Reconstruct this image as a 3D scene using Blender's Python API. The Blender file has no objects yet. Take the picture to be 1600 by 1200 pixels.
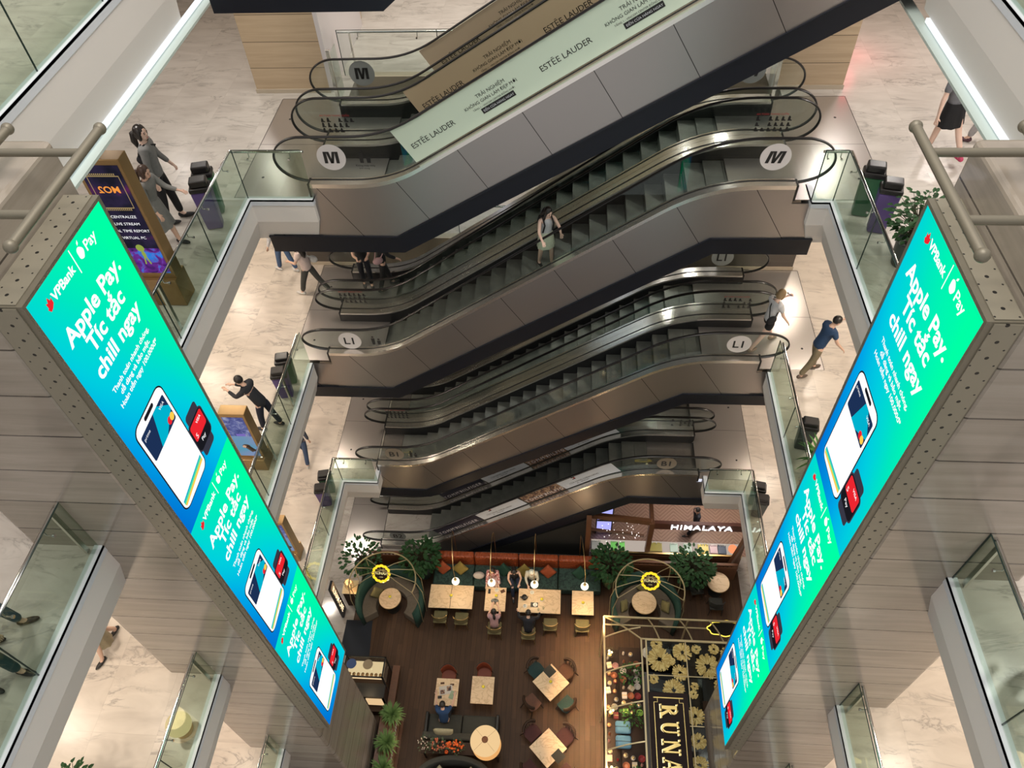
import bpy, bmesh, math, random
from mathutils import Vector, Matrix, Euler
from math import sin, cos, pi, radians as RAD
random.seed(7)
SC = bpy.context.scene
COL = SC.collection
# ------------------------------------------------------------------ camera
cd = bpy.data.cameras.new('camera'); cam = bpy.data.objects.new('camera', cd); COL.objects.link(cam)
cd.sensor_width = 36; cd.lens = 1186.9/1600*36; cd.clip_start = .05; cd.clip_end = 200
_th, _ps, _ro = RAD(49.56), RAD(-6.22), RAD(-3.52)
_F = Vector((sin(_ps)*cos(_th), cos(_ps)*cos(_th), -sin(_th)))
_R0 = Vector((cos(_ps), -sin(_ps), 0)); _U0 = _R0.cross(_F)
_R = _R0*cos(_ro)+_U0*sin(_ro); _U = -_R0*sin(_ro)+_U0*cos(_ro)
mw = Matrix((_R, _U, -_F)).transposed().to_4x4(); mw.translation = (0, 0, 24.5)
cam.matrix_world = mw
SC.camera = cam
# ------------------------------------------------------------------ exposure, world, big lights
vs = SC.view_settings; vs.view_transform = 'Standard'; vs.look = 'None'; vs.exposure = 0.0; vs.gamma = 1.0; vs.use_curve_mapping = False
W = bpy.data.worlds.new('world'); SC.world = W; W.use_nodes = True
W.node_tree.nodes['Background'].inputs[0].default_value = (1, .968, .94, 1)
W.node_tree.nodes['Background'].inputs[1].default_value = .70
def area(name, loc, sx, sy, power, col=(1, .95, .88), rot=(0, 0, 0), shape='RECTANGLE', spread=180):
    l = bpy.data.lights.new(name, 'AREA'); l.shape = shape; l.size = sx
    if shape in ('RECTANGLE', 'ELLIPSE'): l.size_y = sy
    l.energy = power; l.color = col; l.spread = RAD(spread)
    o = bpy.data.objects.new(name, l); COL.objects.link(o); o.location = loc; o.rotation_euler = rot
    return o
def point(name, loc, power, col=(1, .8, .55), r=.08):
    l = bpy.data.lights.new(name, 'POINT'); l.energy = power; l.color = col; l.shadow_soft_size = r
    o = bpy.data.objects.new(name, l); COL.objects.link(o); o.location = loc; return o
area('atrium_fill_light', (-.7, 8, 36), 9, 12, 1900, (1, .96, .91))  # broad fill added overhead, standing in for unseen ceiling lamps
for xx in (-5.5, -3, -.5, 2, 4.5):
    for yy in (4, 8, 12, 16, 20): area('atrium_spot', (xx, yy, 31), .9, .9, 46, (1, .9, .74), shape='DISK')
ZF = dict(B2=.28, B1=5.26, L1=10.26, M=15.26, L2=20.05)
# downlights recessed in the soffits over the walkways
for lv, zz, pw, col in (('M', 18.75, 62, (1, .93, .86)), ('L1', 13.95, 66, (1, .86, .70)), ('B1', 8.95, 62, (1, .84, .68))):
    for sx_ in (-1, 1):
        for k, yy in enumerate((-2.5, 1.2, 4.6, 8.2, 11.6, 15.0, 18.5)):
            for q in (0, 1):
                xx = (-8.3-2.9*q) if sx_ < 0 else (7.0+2.9*q)
                f_ = .55 if (lv == 'M' and sx_ < 0) else 1
                area('downlight', (xx, yy, zz), .35, .35, pw*f_, col, shape='DISK')
for xx in (-3.2, .2, 3.0):
    for lv, zz in (('M', 18.9), ('L1', 14.0)):
        area('downlight', (xx, 19.2, zz), .35, .35, 60, (1, .93, .88), shape='DISK')
# cafe lights below the first slab
for xx, yy, pw in ((-9, 6, 40), (-9, 12, 60), (-8.2, 14.2, 75), (7.5, 6, 30), (7.5, 10, 30), (5.2, 14.4, 90)):
    area('downlight', (xx, yy, 4.0), .3, .3, pw, (1, .88, .75), shape='DISK')
# ------------------------------------------------------------------ materials
MT = {}
def mat(name, col=(.5, .5, .5), rough=.5, metal=0, emis=None, es=1, alpha=None, spec=.5, coat=0):
    if name in MT: return MT[name]
    m = bpy.data.materials.new(name); m.use_nodes = True; MT[name] = m
    b = m.node_tree.nodes['Principled BSDF']
    b.inputs['Base Color'].default_value = (*col, 1); b.inputs['Roughness'].default_value = rough
    b.inputs['Metallic'].default_value = metal; b.inputs['Specular IOR Level'].default_value = spec
    b.inputs['Coat Weight'].default_value = coat
    if emis: b.inputs['Emission Color'].default_value = (*emis, 1); b.inputs['Emission Strength'].default_value = es
    return m
class NT:
    def __init__(s, m): s.t = m.node_tree; s.b = s.t.nodes.get('Principled BSDF')
    def n(s, ty, **k):
        x = s.t.nodes.new('ShaderNode'+ty)
        for a, v in k.items():
            if a == 'inp':
                for i, w in v.items(): x.inputs[i].default_value = w
            else: setattr(x, a, v)
        return x
    def l(s, a, b): s.t.links.new(a, b)
    def math(s, op, a, b=0., c=None):
        x = s.n('Math', operation=op)
        for i, v in enumerate((a, b) if c is None else (a, b, c)):
            if isinstance(v, (int, float)): x.inputs[i].default_value = v
            else: s.l(v, x.inputs[i])
        return x.outputs[0]
    def co(s, sc=(1, 1, 1)):
        g = s.n('NewGeometry'); mp = s.n('Mapping', inp={3: sc}); s.l(g.outputs['Position'], mp.inputs[0]); return mp.outputs[0]
    def ob(s, sc=(1, 1, 1)):
        g = s.n('TexCoord'); mp = s.n('Mapping', inp={3: sc}); s.l(g.outputs['Object'], mp.inputs[0]); return mp.outputs[0]
    def noise(s, v, sc, det=4, dist=0., rough=.5):
        x = s.n('TexNoise', inp={'Scale': sc, 'Detail': det, 'Distortion': dist, 'Roughness': rough}); s.l(v, x.inputs['Vector']); return x.outputs[0]
    def ramp(s, v, stops):
        r = s.n('ValToRGB'); s.l(v, r.inputs[0]); e = r.color_ramp.elements
        while len(e) < len(stops): e.new(.5)
        for q, (p, c) in zip(e, stops): q.position = p; q.color = (*c, 1)
        return r.outputs[0]
    def mix(s, f, a, b, bt='MIX'):
        x = s.n('Mix', data_type='RGBA', blend_type=bt)
        if isinstance(f, (int, float)): x.inputs[0].default_value = f
        else: s.l(f, x.inputs[0])
        for i, v in ((6, a), (7, b)):
            if isinstance(v, tuple): x.inputs[i].default_value = (*v, 1)
            else: s.l(v, x.inputs[i])
        return x.outputs[2]
    def base(s, c): s.l(c, s.b.inputs['Base Color'])
    def bump(s, h, st=.2, d=.01):
        x = s.n('Bump', inp={'Strength': st, 'Distance': d}); s.l(h, x.inputs['Height']); s.l(x.outputs[0], s.b.inputs['Normal'])
def joints(n, p, pitch, off, wd):
    """1 on a joint line, p a scalar socket"""
    fr = n.math('FRACT', n.math('DIVIDE', n.math('SUBTRACT', p, off), pitch))
    d = n.math('ABSOLUTE', n.math('SUBTRACT', fr, .5))
    return n.math('GREATER_THAN', d, .5-wd/pitch)
def marble(name, c1, c2, vein, rough=.14, tx=1.2, ty=1.2):
    m = mat(name, c1, rough); n = NT(m)
    p = n.co(); sep = n.n('SeparateXYZ'); n.l(p, sep.inputs[0])
    cell = n.n('Combine' 'XYZ')
    n.l(n.math('FLOOR', n.math('DIVIDE', sep.outputs[0], tx)), cell.inputs[0]); n.l(n.math('FLOOR', n.math('DIVIDE', sep.outputs[1], ty)), cell.inputs[1])
    wn = n.n('TexWhiteNoise'); n.l(cell.outputs[0], wn.inputs[0])
    off = n.n('VectorMath', operation='SCALE'); n.l(wn.outputs[1], off.inputs[0]); off.inputs['Scale'].default_value = 9
    q = n.n('VectorMath', operation='ADD'); n.l(p, q.inputs[0]); n.l(off.outputs[0], q.inputs[1])
    mp = n.n('Mapping', inp={2: (0, 0, .7), 3: (.7, 2.0, 1)}); n.l(q.outputs[0], mp.inputs[0])
    cloud = n.noise(mp.outputs[0], 1.2, 5, 1.2)
    v = n.noise(mp.outputs[0], .75, 7, 1.6, .62)
    line = n.ramp(n.math('ABSOLUTE', n.math('SUBTRACT', v, .5)), [(0, (1, 1, 1)), (.022, (.25, .25, .25)), (.05, (0, 0, 0))])
    msk = n.ramp(n.noise(mp.outputs[0], 1.1, 3, 0), [(.45, (0, 0, 0)), (.62, (1, 1, 1))])
    base = n.mix(n.ramp(cloud, [(.35, (0, 0, 0)), (.7, (1, 1, 1))]), c1, c2)
    lf = n.math('MULTIPLY', line, msk)
    base = n.mix(n.math('MULTIPLY', lf, .75), base, vein)
    j = n.math('MAXIMUM', joints(n, sep.outputs[0], tx, 0, .004), joints(n, sep.outputs[1], ty, 0, .004))
    base = n.mix(n.math('MULTIPLY', j, .35), base, (.35, .30, .26))
    n.base(base); return m
M_FLOOR = marble('marble_floor', (.60, .535, .47), (.49, .43, .375), (.25, .22, .20), .28)
M_FLOORM = marble('marble_floor_mezzanine', (.56, .52, .475), (.46, .42, .38), (.23, .21, .19), .28)
M_WHITE = mat('white_paint', (.70, .665, .635), .55)
M_CAP = mat('white_metal_edge', (.62, .65, .70), .3)
M_STEEL = mat('brushed_steel', (.80, .76, .72), .24, .95)
M_STEEL2 = mat('polished_steel', (.72, .72, .72), .12, 1)
M_RUB = mat('black_rubber', (.012, .011, .011), .32)
M_BLACK = mat('black_panel', (.006, .008, .015), .4, spec=.35)
M_SKIRT = mat('black_skirt', (.012, .012, .014), .28)
def cladding():
    m = mat('travertine_cladding', (.4, .36, .31), .2, coat=.25); n = NT(m)
    p = n.co((.5, .5, 7)); a = n.noise(p, 1.0, 6, .4, .6); p2 = n.co(); sep = n.n('SeparateXYZ'); n.l(p2, sep.inputs[0])
    row = n.n('CombineXYZ'); n.l(n.math('FLOOR', n.math('DIVIDE', n.math('SUBTRACT', sep.outputs[2], 18.56), .7125)), row.inputs[0])
    wn = n.n('TexWhiteNoise'); n.l(row.outputs[0], wn.inputs[0])
    c = n.ramp(a, [(.3, (.235, .198, .158)), (.5, (.29, .248, .203)), (.72, (.345, .300, .252))])
    c = n.mix(.18, c, n.mix(wn.outputs[0], (.25, .21, .17), (.42, .39, .36)))
    j = joints(n, sep.outputs[2], .7125, 18.56, .011)
    n.base(n.mix(j, c, (.05, .04, .033))); n.bump(n.math('SUBTRACT', 1, j), .6, .01)
    return m
M_CLAD = cladding()
def woodpanel(name, c1, c2, pitch=.62, off=15.26, rough=.4):
    m = mat(name, c1, rough); n = NT(m)
    a = n.noise(n.co((.6, .6, 11)), 1.2, 5, .6)
    sep = n.n('SeparateXYZ'); n.l(n.co(), sep.inputs[0])
    j = joints(n, sep.outputs[2], pitch, off, .008)
    n.base(n.mix(j, n.mix(a, c1, c2), tuple(x*.35 for x in c1))); return m
M_WOODP = woodpanel('pale_wood_panel', (.36, .265, .165), (.56, .43, .29))
M_WOODD = woodpanel('dark_brown_panel', (.055, .045, .038), (.09, .075, .06), 1.2, 10.26)
M_FASC = mat('beige_fascia', (.46, .39, .30), .5)
def greycl():
    m = mat('grey_metal_cladding', (.30, .28, .275), .33, .9); n = NT(m)
    sep = n.n('SeparateXYZ'); n.l(n.co(), sep.inputs[0])
    # panel seams run square to the slope of the truss
    t = n.math('ADD', sep.outputs[0], n.math('MULTIPLY', sep.outputs[2], .62))
    j = joints(n, t, 1.75, 1.0, .008)
    n.base(n.mix(j, (.37, .345, .335), (.05, .045, .045))); return m
M_GREY = greycl()
def steps_mat():
    m = mat('ribbed_step_metal', (.2, .2, .19), .42, .35); n = NT(m)
    sep = n.n('SeparateXYZ'); n.l(n.co(), sep.inputs[0])
    fr = n.math('FRACT', n.math('MULTIPLY', sep.outputs[1], 1/.045))
    g = n.math('GREATER_THAN', fr, .55)
    c = n.ramp(n.noise(n.co(), 3, 3), [(.3, (.17, .18, .165)), (.7, (.25, .26, .235))])
    n.base(n.mix(n.math('MULTIPLY', g, .55), c, (.03, .03, .03))); n.bump(g, .4, .004)
    return m
M_STEP = steps_mat()
def plate_mat():
    m = mat('ribbed_landing_plate', (.5, .47, .44), .26, .85); n = NT(m)
    sep = n.n('SeparateXYZ'); n.l(n.co(), sep.inputs[0])
    fr = n.math('FRACT', n.math('MULTIPLY', sep.outputs[0], 1/.05))
    g = n.math('GREATER_THAN', fr, .7)
    n.base(n.mix(n.math('MULTIPLY', g, .3), (.52, .49, .46), (.2, .19, .18))); return m
M_PLATE = plate_mat()
def glass(name, tint, refl=.09):
    m = bpy.data.materials.new(name); m.use_nodes = True; t = m.node_tree; MT[name] = m
    t.nodes.remove(t.nodes['Principled BSDF']); out = t.nodes['Material Output']
    a = t.nodes.new('ShaderNodeBsdfTransparent'); a.inputs[0].default_value = (*tint, 1)
    g = t.nodes.new('ShaderNodeBsdfGlossy'); g.inputs['Roughness'].default_value = .02; g.inputs[0].default_value = (.9, 1, .96, 1)
    mx = t.nodes.new('ShaderNodeMixShader'); lw = t.nodes.new('ShaderNodeLayerWeight'); lw.inputs[0].default_value = .5
    pw = t.nodes.new('ShaderNodeMath'); pw.operation = 'POWER'; pw.inputs[1].default_value = 4; ml = t.nodes.new('ShaderNodeMath'); ml.operation = 'MULTIPLY_ADD'
    ml.inputs[1].default_value = .5; ml.inputs[2].default_value = refl*.3
    t.links.new(lw.outputs['Facing'], pw.inputs[0]); t.links.new(pw.outputs[0], ml.inputs[0])
    t.links.new(ml.outputs[0], mx.inputs[0]); t.links.new(a.outputs[0], mx.inputs[1]); t.links.new(g.outputs[0], mx.inputs[2])
    t.links.new(mx.outputs[0], out.inputs[0]); return m
M_GLASS = glass('green_tinted_glass', (.785, .845, .795))
M_EGLASS = glass('clear_glass', (.90, .925, .91))
M_GEDGE = mat('glass_edge', (.012, .03, .028), .2)
def perf(name, ax):
    m = mat(name, (.245, .22, .17), .45, .3); n = NT(m)
    sep = n.n('SeparateXYZ'); n.l(n.co(), sep.inputs[0]); s = .10
    ca = []
    for i in ax: ca.append(n.math('DIVIDE', sep.outputs[i], s))
    fl = [n.math('FLOOR', c) for c in ca]; fr = [n.math('SUBTRACT', n.math('FRACT', c), .5) for c in ca]
    d = n.math('SQRT', n.math('ADD', n.math('MULTIPLY', fr[0], fr[0]), n.math('MULTIPLY', fr[1], fr[1])))
    par = n.math('ABSOLUTE', n.math('MODULO', n.math('ADD', fl[0], fl[1]), 2))
    row = n.math('ABSOLUTE', n.math('MODULO', fl[1], 2))
    r = n.math('SUBTRACT', .19, n.math('MULTIPLY', row, .09))
    h = n.math('MULTIPLY', n.math('LESS_THAN', d, r), n.math('LESS_THAN', par, .5))
    n.base(n.mix(h, (.27, .245, .19), (.012, .011, .01))); return m
M_PERF_Y = perf('perforated_bronze_panel', (0, 2)); M_PERF_Z = perf('perforated_bronze_top', (0, 1))
M_BRZ = mat('bronze_painted_metal', (.185, .165, .125), .42, .3)
def wood(name, c1, c2, sc=(1, 9, 1), rough=.35, plank=None):
    m = mat(name, c1, rough); n = NT(m); a = n.noise(n.co(sc), 2, 6, .5)
    c = n.mix(a, c1, c2)
    if plank:
        sep = n.n('SeparateXYZ'); n.l(n.co(), sep.inputs[0])
        fl = n.math('FLOOR', n.math('DIVIDE', sep.outputs[0], plank)); cb = n.n('CombineXYZ'); n.l(fl, cb.inputs[0])
        wn = n.n('TexWhiteNoise'); n.l(cb.outputs[0], wn.inputs[0])
        sh = n.math('ADD', n.math('DIVIDE', sep.outputs[1], 1.5), n.math('MULTIPLY', wn.outputs[0], 5))
        cb2 = n.n('CombineXYZ'); n.l(fl, cb2.inputs[0]); n.l(n.math('FLOOR', sh), cb2.inputs[1]); w2 = n.n('TexWhiteNoise'); n.l(cb2.outputs[0], w2.inputs[0])
        c = n.mix(n.math('MULTIPLY', w2.outputs[0], .5), c, tuple(x*.55 for x in c1))
        c = n.mix(joints(n, sep.outputs[0], plank, 0, .004), c, tuple(x*.3 for x in c1))
    n.base(c); return m
M_CAFE = wood('dark_oak_floor', (.046, .021, .009), (.092, .045, .019), (9, .8, 1), .55, plank=.16); MT['dark_oak_floor'].node_tree.nodes['Principled BSDF'].inputs['Specular IOR Level'].default_value = .3
M_DWOOD = wood('dark_walnut', (.022, .012, .008), (.045, .025, .016), (2, 2, 8), .55); MT['dark_walnut'].node_tree.nodes['Principled BSDF'].inputs['Specular IOR Level'].default_value = .2
M_RWOOD = wood('reddish_wood', (.10, .042, .02), (.16, .07, .035), (2, 9, 2), .35)
def emat(name, col, st=1.0):
    m = bpy.data.materials.new(name); m.use_nodes = True; t = m.node_tree; MT[name] = m
    t.nodes.remove(t.nodes['Principled BSDF']); e = t.nodes.new('ShaderNodeEmission'); e.inputs[0].default_value = (*col, 1); e.inputs[1].default_value = st
    t.links.new(e.outputs[0], t.nodes['Material Output'].inputs[0]); return m
def srgb(h):
    h = h.lstrip('#'); r = []
    for i in (0, 2, 4):
        c = int(h[i:i+2], 16)/255; r.append(c/12.92 if c <= .04045 else ((c+.055)/1.055)**2.4)
    return tuple(r)
# ------------------------------------------------------------------ mesh helpers
class MB:
    def __init__(s): s.v = []; s.f = []; s.mi = []; s.cur = 0; s.X = None
    def add(s, vs, fs):
        o = len(s.v)
        for p in vs:
            p = Vector(p); s.v.append(s.X @ p if s.X else p)
        for f in fs: s.f.append([i+o for i in f]); s.mi.append(s.cur)
        return s
    def box(s, x0, y0, z0, x1, y1, z1):
        return s.add([(x, y, z) for x in (x0, x1) for y in (y0, y1) for z in (z0, z1)],
                     [(0, 1, 3, 2), (4, 6, 7, 5), (0, 4, 5, 1), (2, 3, 7, 6), (0, 2, 6, 4), (1, 5, 7, 3)])
    def prism(s, poly, ax, a, b):
        """poly 2D in the two other axes (order x,y,z), extruded along axis ax from a to b"""
        def P(p, t):
            q = list(p); q.insert(ax, t); return tuple(q)
        n = len(poly); vs = [P(p, a) for p in poly]+[P(p, b) for p in poly]
        return s.add(vs, [list(range(n))[::-1], list(range(n, 2*n))]+[(i, (i+1) % n, n+(i+1) % n, n+i) for i in range(n)])
    def strip(s, A, B):
        n = len(A); return s.add(list(A)+list(B), [(i, i+1, n+i+1, n+i) for i in range(n-1)])
    def ribbon(s, A, B, A2, B2):
        """closed thick ribbon between 4 rails"""
        n = len(A); vs = list(A)+list(B)+list(B2)+list(A2); fs = []
        for i in range(n-1):
            for k in range(4):
                a, b = k*n, ((k+1) % 4)*n; fs.append((a+i, a+i+1, b+i+1, b+i))
        fs += [(0, n, 2*n, 3*n), (n-1, 4*n-1, 3*n-1, 2*n-1)]
        return s.add(vs, fs)
    def tube(s, pts, r, n=8, closed=False, caps=True, sq=None):
        pts = [Vector(p) for p in pts]; m = len(pts); vs = []; up = None
        rs = r if isinstance(r, (list, tuple)) else [r]*m
        for i, p in enumerate(pts):
            if closed: d = pts[(i+1) % m]-pts[i-1]
            else: d = pts[min(i+1, m-1)]-pts[max(i-1, 0)]
            d.normalize()
            if up is None: up = Vector((0, 0, 1)) if abs(d.z) < .9 else Vector((1, 0, 0))
            sx = d.cross(up)
            if sx.length < 1e-4: sx = d.orthogonal()
            sx.normalize(); up = sx.cross(d).normalized()
            for k in range(n):
                a = 2*pi*(k+.5)/n; ca, sa = cos(a)*rs[i], sin(a)*rs[i]
                if sq: ca, sa = ca*sq[0], sa*sq[1]
                vs.append(p+sx*ca+up*sa)
        fs = []
        for i in range(m if closed else m-1):
            j = (i+1) % m
            for k in range(n): fs.append((i*n+k, i*n+(k+1) % n, j*n+(k+1) % n, j*n+k))
        if caps and not closed: fs += [list(range(n))[::-1], [(m-1)*n+k for k in range(n)]]
        return s.add(vs, fs)
    def lathe(s, prof, c=(0, 0, 0), n=24):
        vs = []; fs = []; m = len(prof)
        for r, z in prof:
            for k in range(n): a = 2*pi*k/n; vs.append((c[0]+r*cos(a), c[1]+r*sin(a), c[2]+z))
        for i in range(m-1):
            for k in range(n): fs.append((i*n+k, i*n+(k+1) % n, (i+1)*n+(k+1) % n, (i+1)*n+k))
        if prof[0][0] > 1e-4: fs.append(list(range(n))[::-1])
        if prof[-1][0] > 1e-4: fs.append([(m-1)*n+k for k in range(n)])
        return s.add(vs, fs)
    def ball(s, c, r, n=12, m=8):
        if isinstance(r, (int, float)): r = (r, r, r)
        vs = []; fs = []
        for i in range(m+1):
            t = pi*i/m
            for k in range(n): a = 2*pi*k/n; vs.append((c[0]+r[0]*sin(t)*cos(a), c[1]+r[1]*sin(t)*sin(a), c[2]+r[2]*cos(t)))
        for i in range(m):
            for k in range(n): fs.append((i*n+k, (i+1)*n+k, (i+1)*n+(k+1) % n, i*n+(k+1) % n))
        return s.add(vs, fs)
    def mesh(s, me, M=None):
        vs = [(M @ v.co if M else v.co.copy()) for v in me.vertices]; return s.add(vs, [list(p.vertices) for p in me.polygons])
    def obj(s, name, mats, parent=None, smooth=False, bevel=0, world=False, loc=None, seg=2, **tags):
        me = bpy.data.meshes.new(name); off = Vector((0, 0, 0))
        if world and parent is not None: off = parent.location.copy()
        if loc is not None: off = Vector(loc)
        me.from_pydata([tuple(p-off) for p in s.v], [], s.f)
        mats = mats if isinstance(mats, (list, tuple)) else [mats]
        for m in mats: me.materials.append(m)
        for p, i in zip(me.polygons, s.mi): p.material_index = i
        b = bmesh.new(); b.from_mesh(me); bmesh.ops.remove_doubles(b, verts=b.verts, dist=1e-5); bmesh.ops.recalc_face_normals(b, faces=b.faces); b.to_mesh(me); b.free()
        if smooth:
            for p in me.polygons: p.use_smooth = True
            if smooth != 'all':
                try: me.set_sharp_from_angle(angle=RAD(38))
                except Exception: pass
        o = bpy.data.objects.new(name, me); COL.objects.link(o)
        if parent is not None: o.parent = parent
        if loc is not None: o.location = loc
        if bevel:
            bv = o.modifiers.new('bevel', 'BEVEL'); bv.width = bevel; bv.segments = seg; bv.limit_method = 'ANGLE'; bv.angle_limit = RAD(40)
        for k, v in tags.items(): o[k] = v
        return o
def thing(name, label, cat, loc=(0, 0, 0), rz=0, group=None):
    o = bpy.data.objects.new(name, None); COL.objects.link(o); o.location = loc; o.rotation_euler = (0, 0, rz)
    o.empty_display_size = .2; o['label'] = label; o['category'] = cat
    if group: o['group'] = group
    return o
def struct(mb, name, mats, **k):
    o = mb.obj(name, mats, **k); o['kind'] = 'structure'; return o
def copytree(o, parent=None):
    c = o.copy(); COL.objects.link(c)
    if parent is not None: c.parent = parent
    for ch in list(o.children): copytree(ch, c)
    return c
def dup(o, loc, rz, label, group=None):
    c = copytree(o); c.location = loc; c.rotation_euler = (0, 0, rz); c['label'] = label
    if group: c['group'] = group
    return c
def text_me(body, size=1, align='LEFT', offset=0., extrude=0., spacing=1., res=3, shear=0.):
    cu = bpy.data.curves.new('txt', 'FONT'); cu.body = body; cu.size = size; cu.align_x = align; cu.offset = offset
    cu.extrude = extrude; cu.space_character = spacing; cu.resolution_u = res; cu.shear = shear
    o = bpy.data.objects.new('txt', cu); COL.objects.link(o)
    bpy.context.view_layer.update()
    dg = bpy.context.evaluated_depsgraph_get(); me = bpy.data.meshes.new_from_object(o.evaluated_get(dg))
    bpy.data.objects.remove(o); bpy.data.curves.remove(cu); return me
def frame_m(org, xd, yd):
    """matrix mapping local (x,y,z) to org + x*xd + y*yd + z*(xd x yd)"""
    xd = Vector(xd).normalized(); yd = Vector(yd).normalized(); zd = xd.cross(yd)
    m = Matrix((xd, yd, zd)).transposed().to_4x4(); m.translation = Vector(org); return m
def put_text(mb, body, size, org, xd, yd, **k):
    me = text_me(body, size, **k); mb.mesh(me, frame_m(org, xd, yd)); bpy.data.meshes.remove(me)
# ------------------------------------------------------------------ floors and slab edges
FAR = dict(M=(-6.54, 5.06, 12.6), L1=(-6.45, 4.92, 12.6), B1=(-6.62, 5.19, 12.25), L2=(-6.54, 5.45, 12.6))
NEAR = dict(M=(-6.33, 4.92), L1=(-6.36, 4.92), B1=(-6.5, 4.95), L2=(-6.4, 5.0))
TIP = dict(M=(-5.23, 4.72), L1=(-6.45, 4.92), B1=(-5.6, 4.14), L2=(-5.6, 5.06))
PY0, PY1 = 4.72, 6.66                                   # pillars in y
def slab_edge(path, z, name):
    """white fascia following a plan path (void on the left hand side when walking it)"""
    prof = [(-.12, 0), (0, 0), (0, -.62), (-.05, -1.08), (-.5, -1.08), (-.5, -.02)] if z > 20 else [(-.12, 0), (0, 0), (0, -.52), (-.16, -1.08), (-.5, -1.08), (-.5, -.02)]
    pts = [Vector((*p, 0)) for p in path]; nrm = []
    for i in range(len(pts)):
        ns = []
        for a, b in ((i-1, i), (i, i+1)):
            if a >= 0 and b < len(pts): d = (pts[b]-pts[a]).normalized(); ns.append(Vector((-d.y, d.x, 0)))
        if len(ns) == 2: m = (ns[0]+ns[1]).normalized(); m = m/max(.3, m.dot(ns[0]))
        else: m = ns[0]
        nrm.append(m)
    mb = MB(); k = len(prof); vs = []; fs = []
    for p, n in zip(pts, nrm):
        for o, h in prof: q = p+n*o; vs.append((q.x, q.y, z+h))
    for i in range(len(pts)-1):
        for j in range(k): a, b = i*k+j, i*k+(j+1) % k; fs.append((a, b, b+k, a+k))
    fs += [list(range(k)), [(len(pts)-1)*k+j for j in range(k)][::-1]]
    mb.add(vs, fs); o = mb.obj(name, M_WHITE); o['kind'] = 'structure'
    # metal glazing channel on top of the edge
    mb = MB()
    for (o0, o1, h0, h1) in ((-.12, .012, .0, .035), (.0, .012, -.1, .035)):
        A = [(p.x+n.x*o0, p.y+n.y*o0, z+h1) for p, n in zip(pts, nrm)]; B = [(p.x+n.x*o1, p.y+n.y*o1, z+h1) for p, n in zip(pts, nrm)]
        A2 = [(a[0], a[1], z+h0) for a in A]; B2 = [(b[0], b[1], z+h0) for b in B]
        mb.ribbon(A, B, A2, B2)
    o = mb.obj('trim_%d' % (int(name.split('_')[1])+40), M_CAP); o['kind'] = 'structure'
tn = 0
for lv in ('L2', 'M', 'L1', 'B1'):
    z = ZF[lv]; fl, fr, fy = FAR[lv]; nl, nr = NEAR[lv]; tl, tr = TIP[lv]; t0 = z-.6
    fm = M_FLOORM if lv == 'M' else M_FLOOR
    mb = MB()
    yb = 24 if lv != 'L2' else 22
    mb.box(-24, -8, t0, nl-.1, PY0, z); mb.box(-24, PY0, t0, -7.3, PY1, z); mb.box(-24, PY1, t0, fl-.1, fy+.1, z)
    mb.box(-24, fy+.1, t0, tl-.1 if lv in ('M', 'B1') else fl-.1, yb, z)
    struct(mb, 'floor', fm)
    mb = MB()
    mb.box(nr+.1, -8, t0, 24, PY0, z); mb.box(5.75, PY0, t0, 24, PY1, z); mb.box(fr+.1, PY1, t0, 24, fy+.1, z)
    mb.box(tr+.1 if lv in ('M', 'B1') else fr+.1, fy+.1, t0, 24, yb, z)
    struct(mb, 'floor', fm)
    tn += 1; slab_edge([(nl, -8), (nl, PY0)][::-1], z, 'trim_%d' % tn)
    tn += 1; slab_edge([(nr, -8), (nr, PY0)], z, 'trim_%d' % tn)
    if lv in ('M', 'B1'):
        tn += 1; slab_edge([(fl, PY1), (fl, fy), (tl, fy), (tl, fy+.6)][::-1], z, 'trim_%d' % tn)
        tn += 1; slab_edge([(fr, PY1), (fr, fy), (tr, fy), (tr, fy+.6)], z, 'trim_%d' % tn)
    else:
        tn += 1; slab_edge([(fl, PY1), (fl, fy)][::-1], z, 'trim_%d' % tn)
        tn += 1; slab_edge([(fr, PY1), (fr, fy)], z, 'trim_%d' % tn)
    if lv != 'L2':                                       # floor beyond the escalator well
        mb = MB(); mb.box(tl-.1, 17.7, t0, tr+.1, 24, z); struct(mb, 'floor', fm)
        mb = MB(); mb.box(tl-.1, 17.62, z-2.4, tr+.1, 17.7, z+.04); mb.box(tl-.1, 17.7, z, tr+.1, 17.85, z+.04)
        tn += 1; struct(mb, 'trim_%d' % tn, M_FASC)
mb = MB(); mb.box(-24, -8, .0, -6.9, 24, .28); mb.box(-6.9, 12.35, 0, 24, 24, .28); mb.box(6.0, -8, 0, 24, 12.35, .28); struct(mb, 'floor', marble('marble_basement', (.42, .39, .36), (.34, .31, .28), (.2, .18, .16)))
mb = MB(); mb.box(-6.9, -8, .0, 6.0, 12.35, .285); struct(mb, 'floor', M_CAFE)
# outer shell, far behind the walkways
for nm, b in (('wall_left', (-24.2, -8, 0, -24, 24, 25)), ('wall_right', (24, -8, 0, 24.2, 24, 25)), ('wall_back', (-24, 24, 0, 24, 24.2, 25))):
    mb = MB(); mb.box(*b); struct(mb, nm, M_WOODP)
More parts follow.
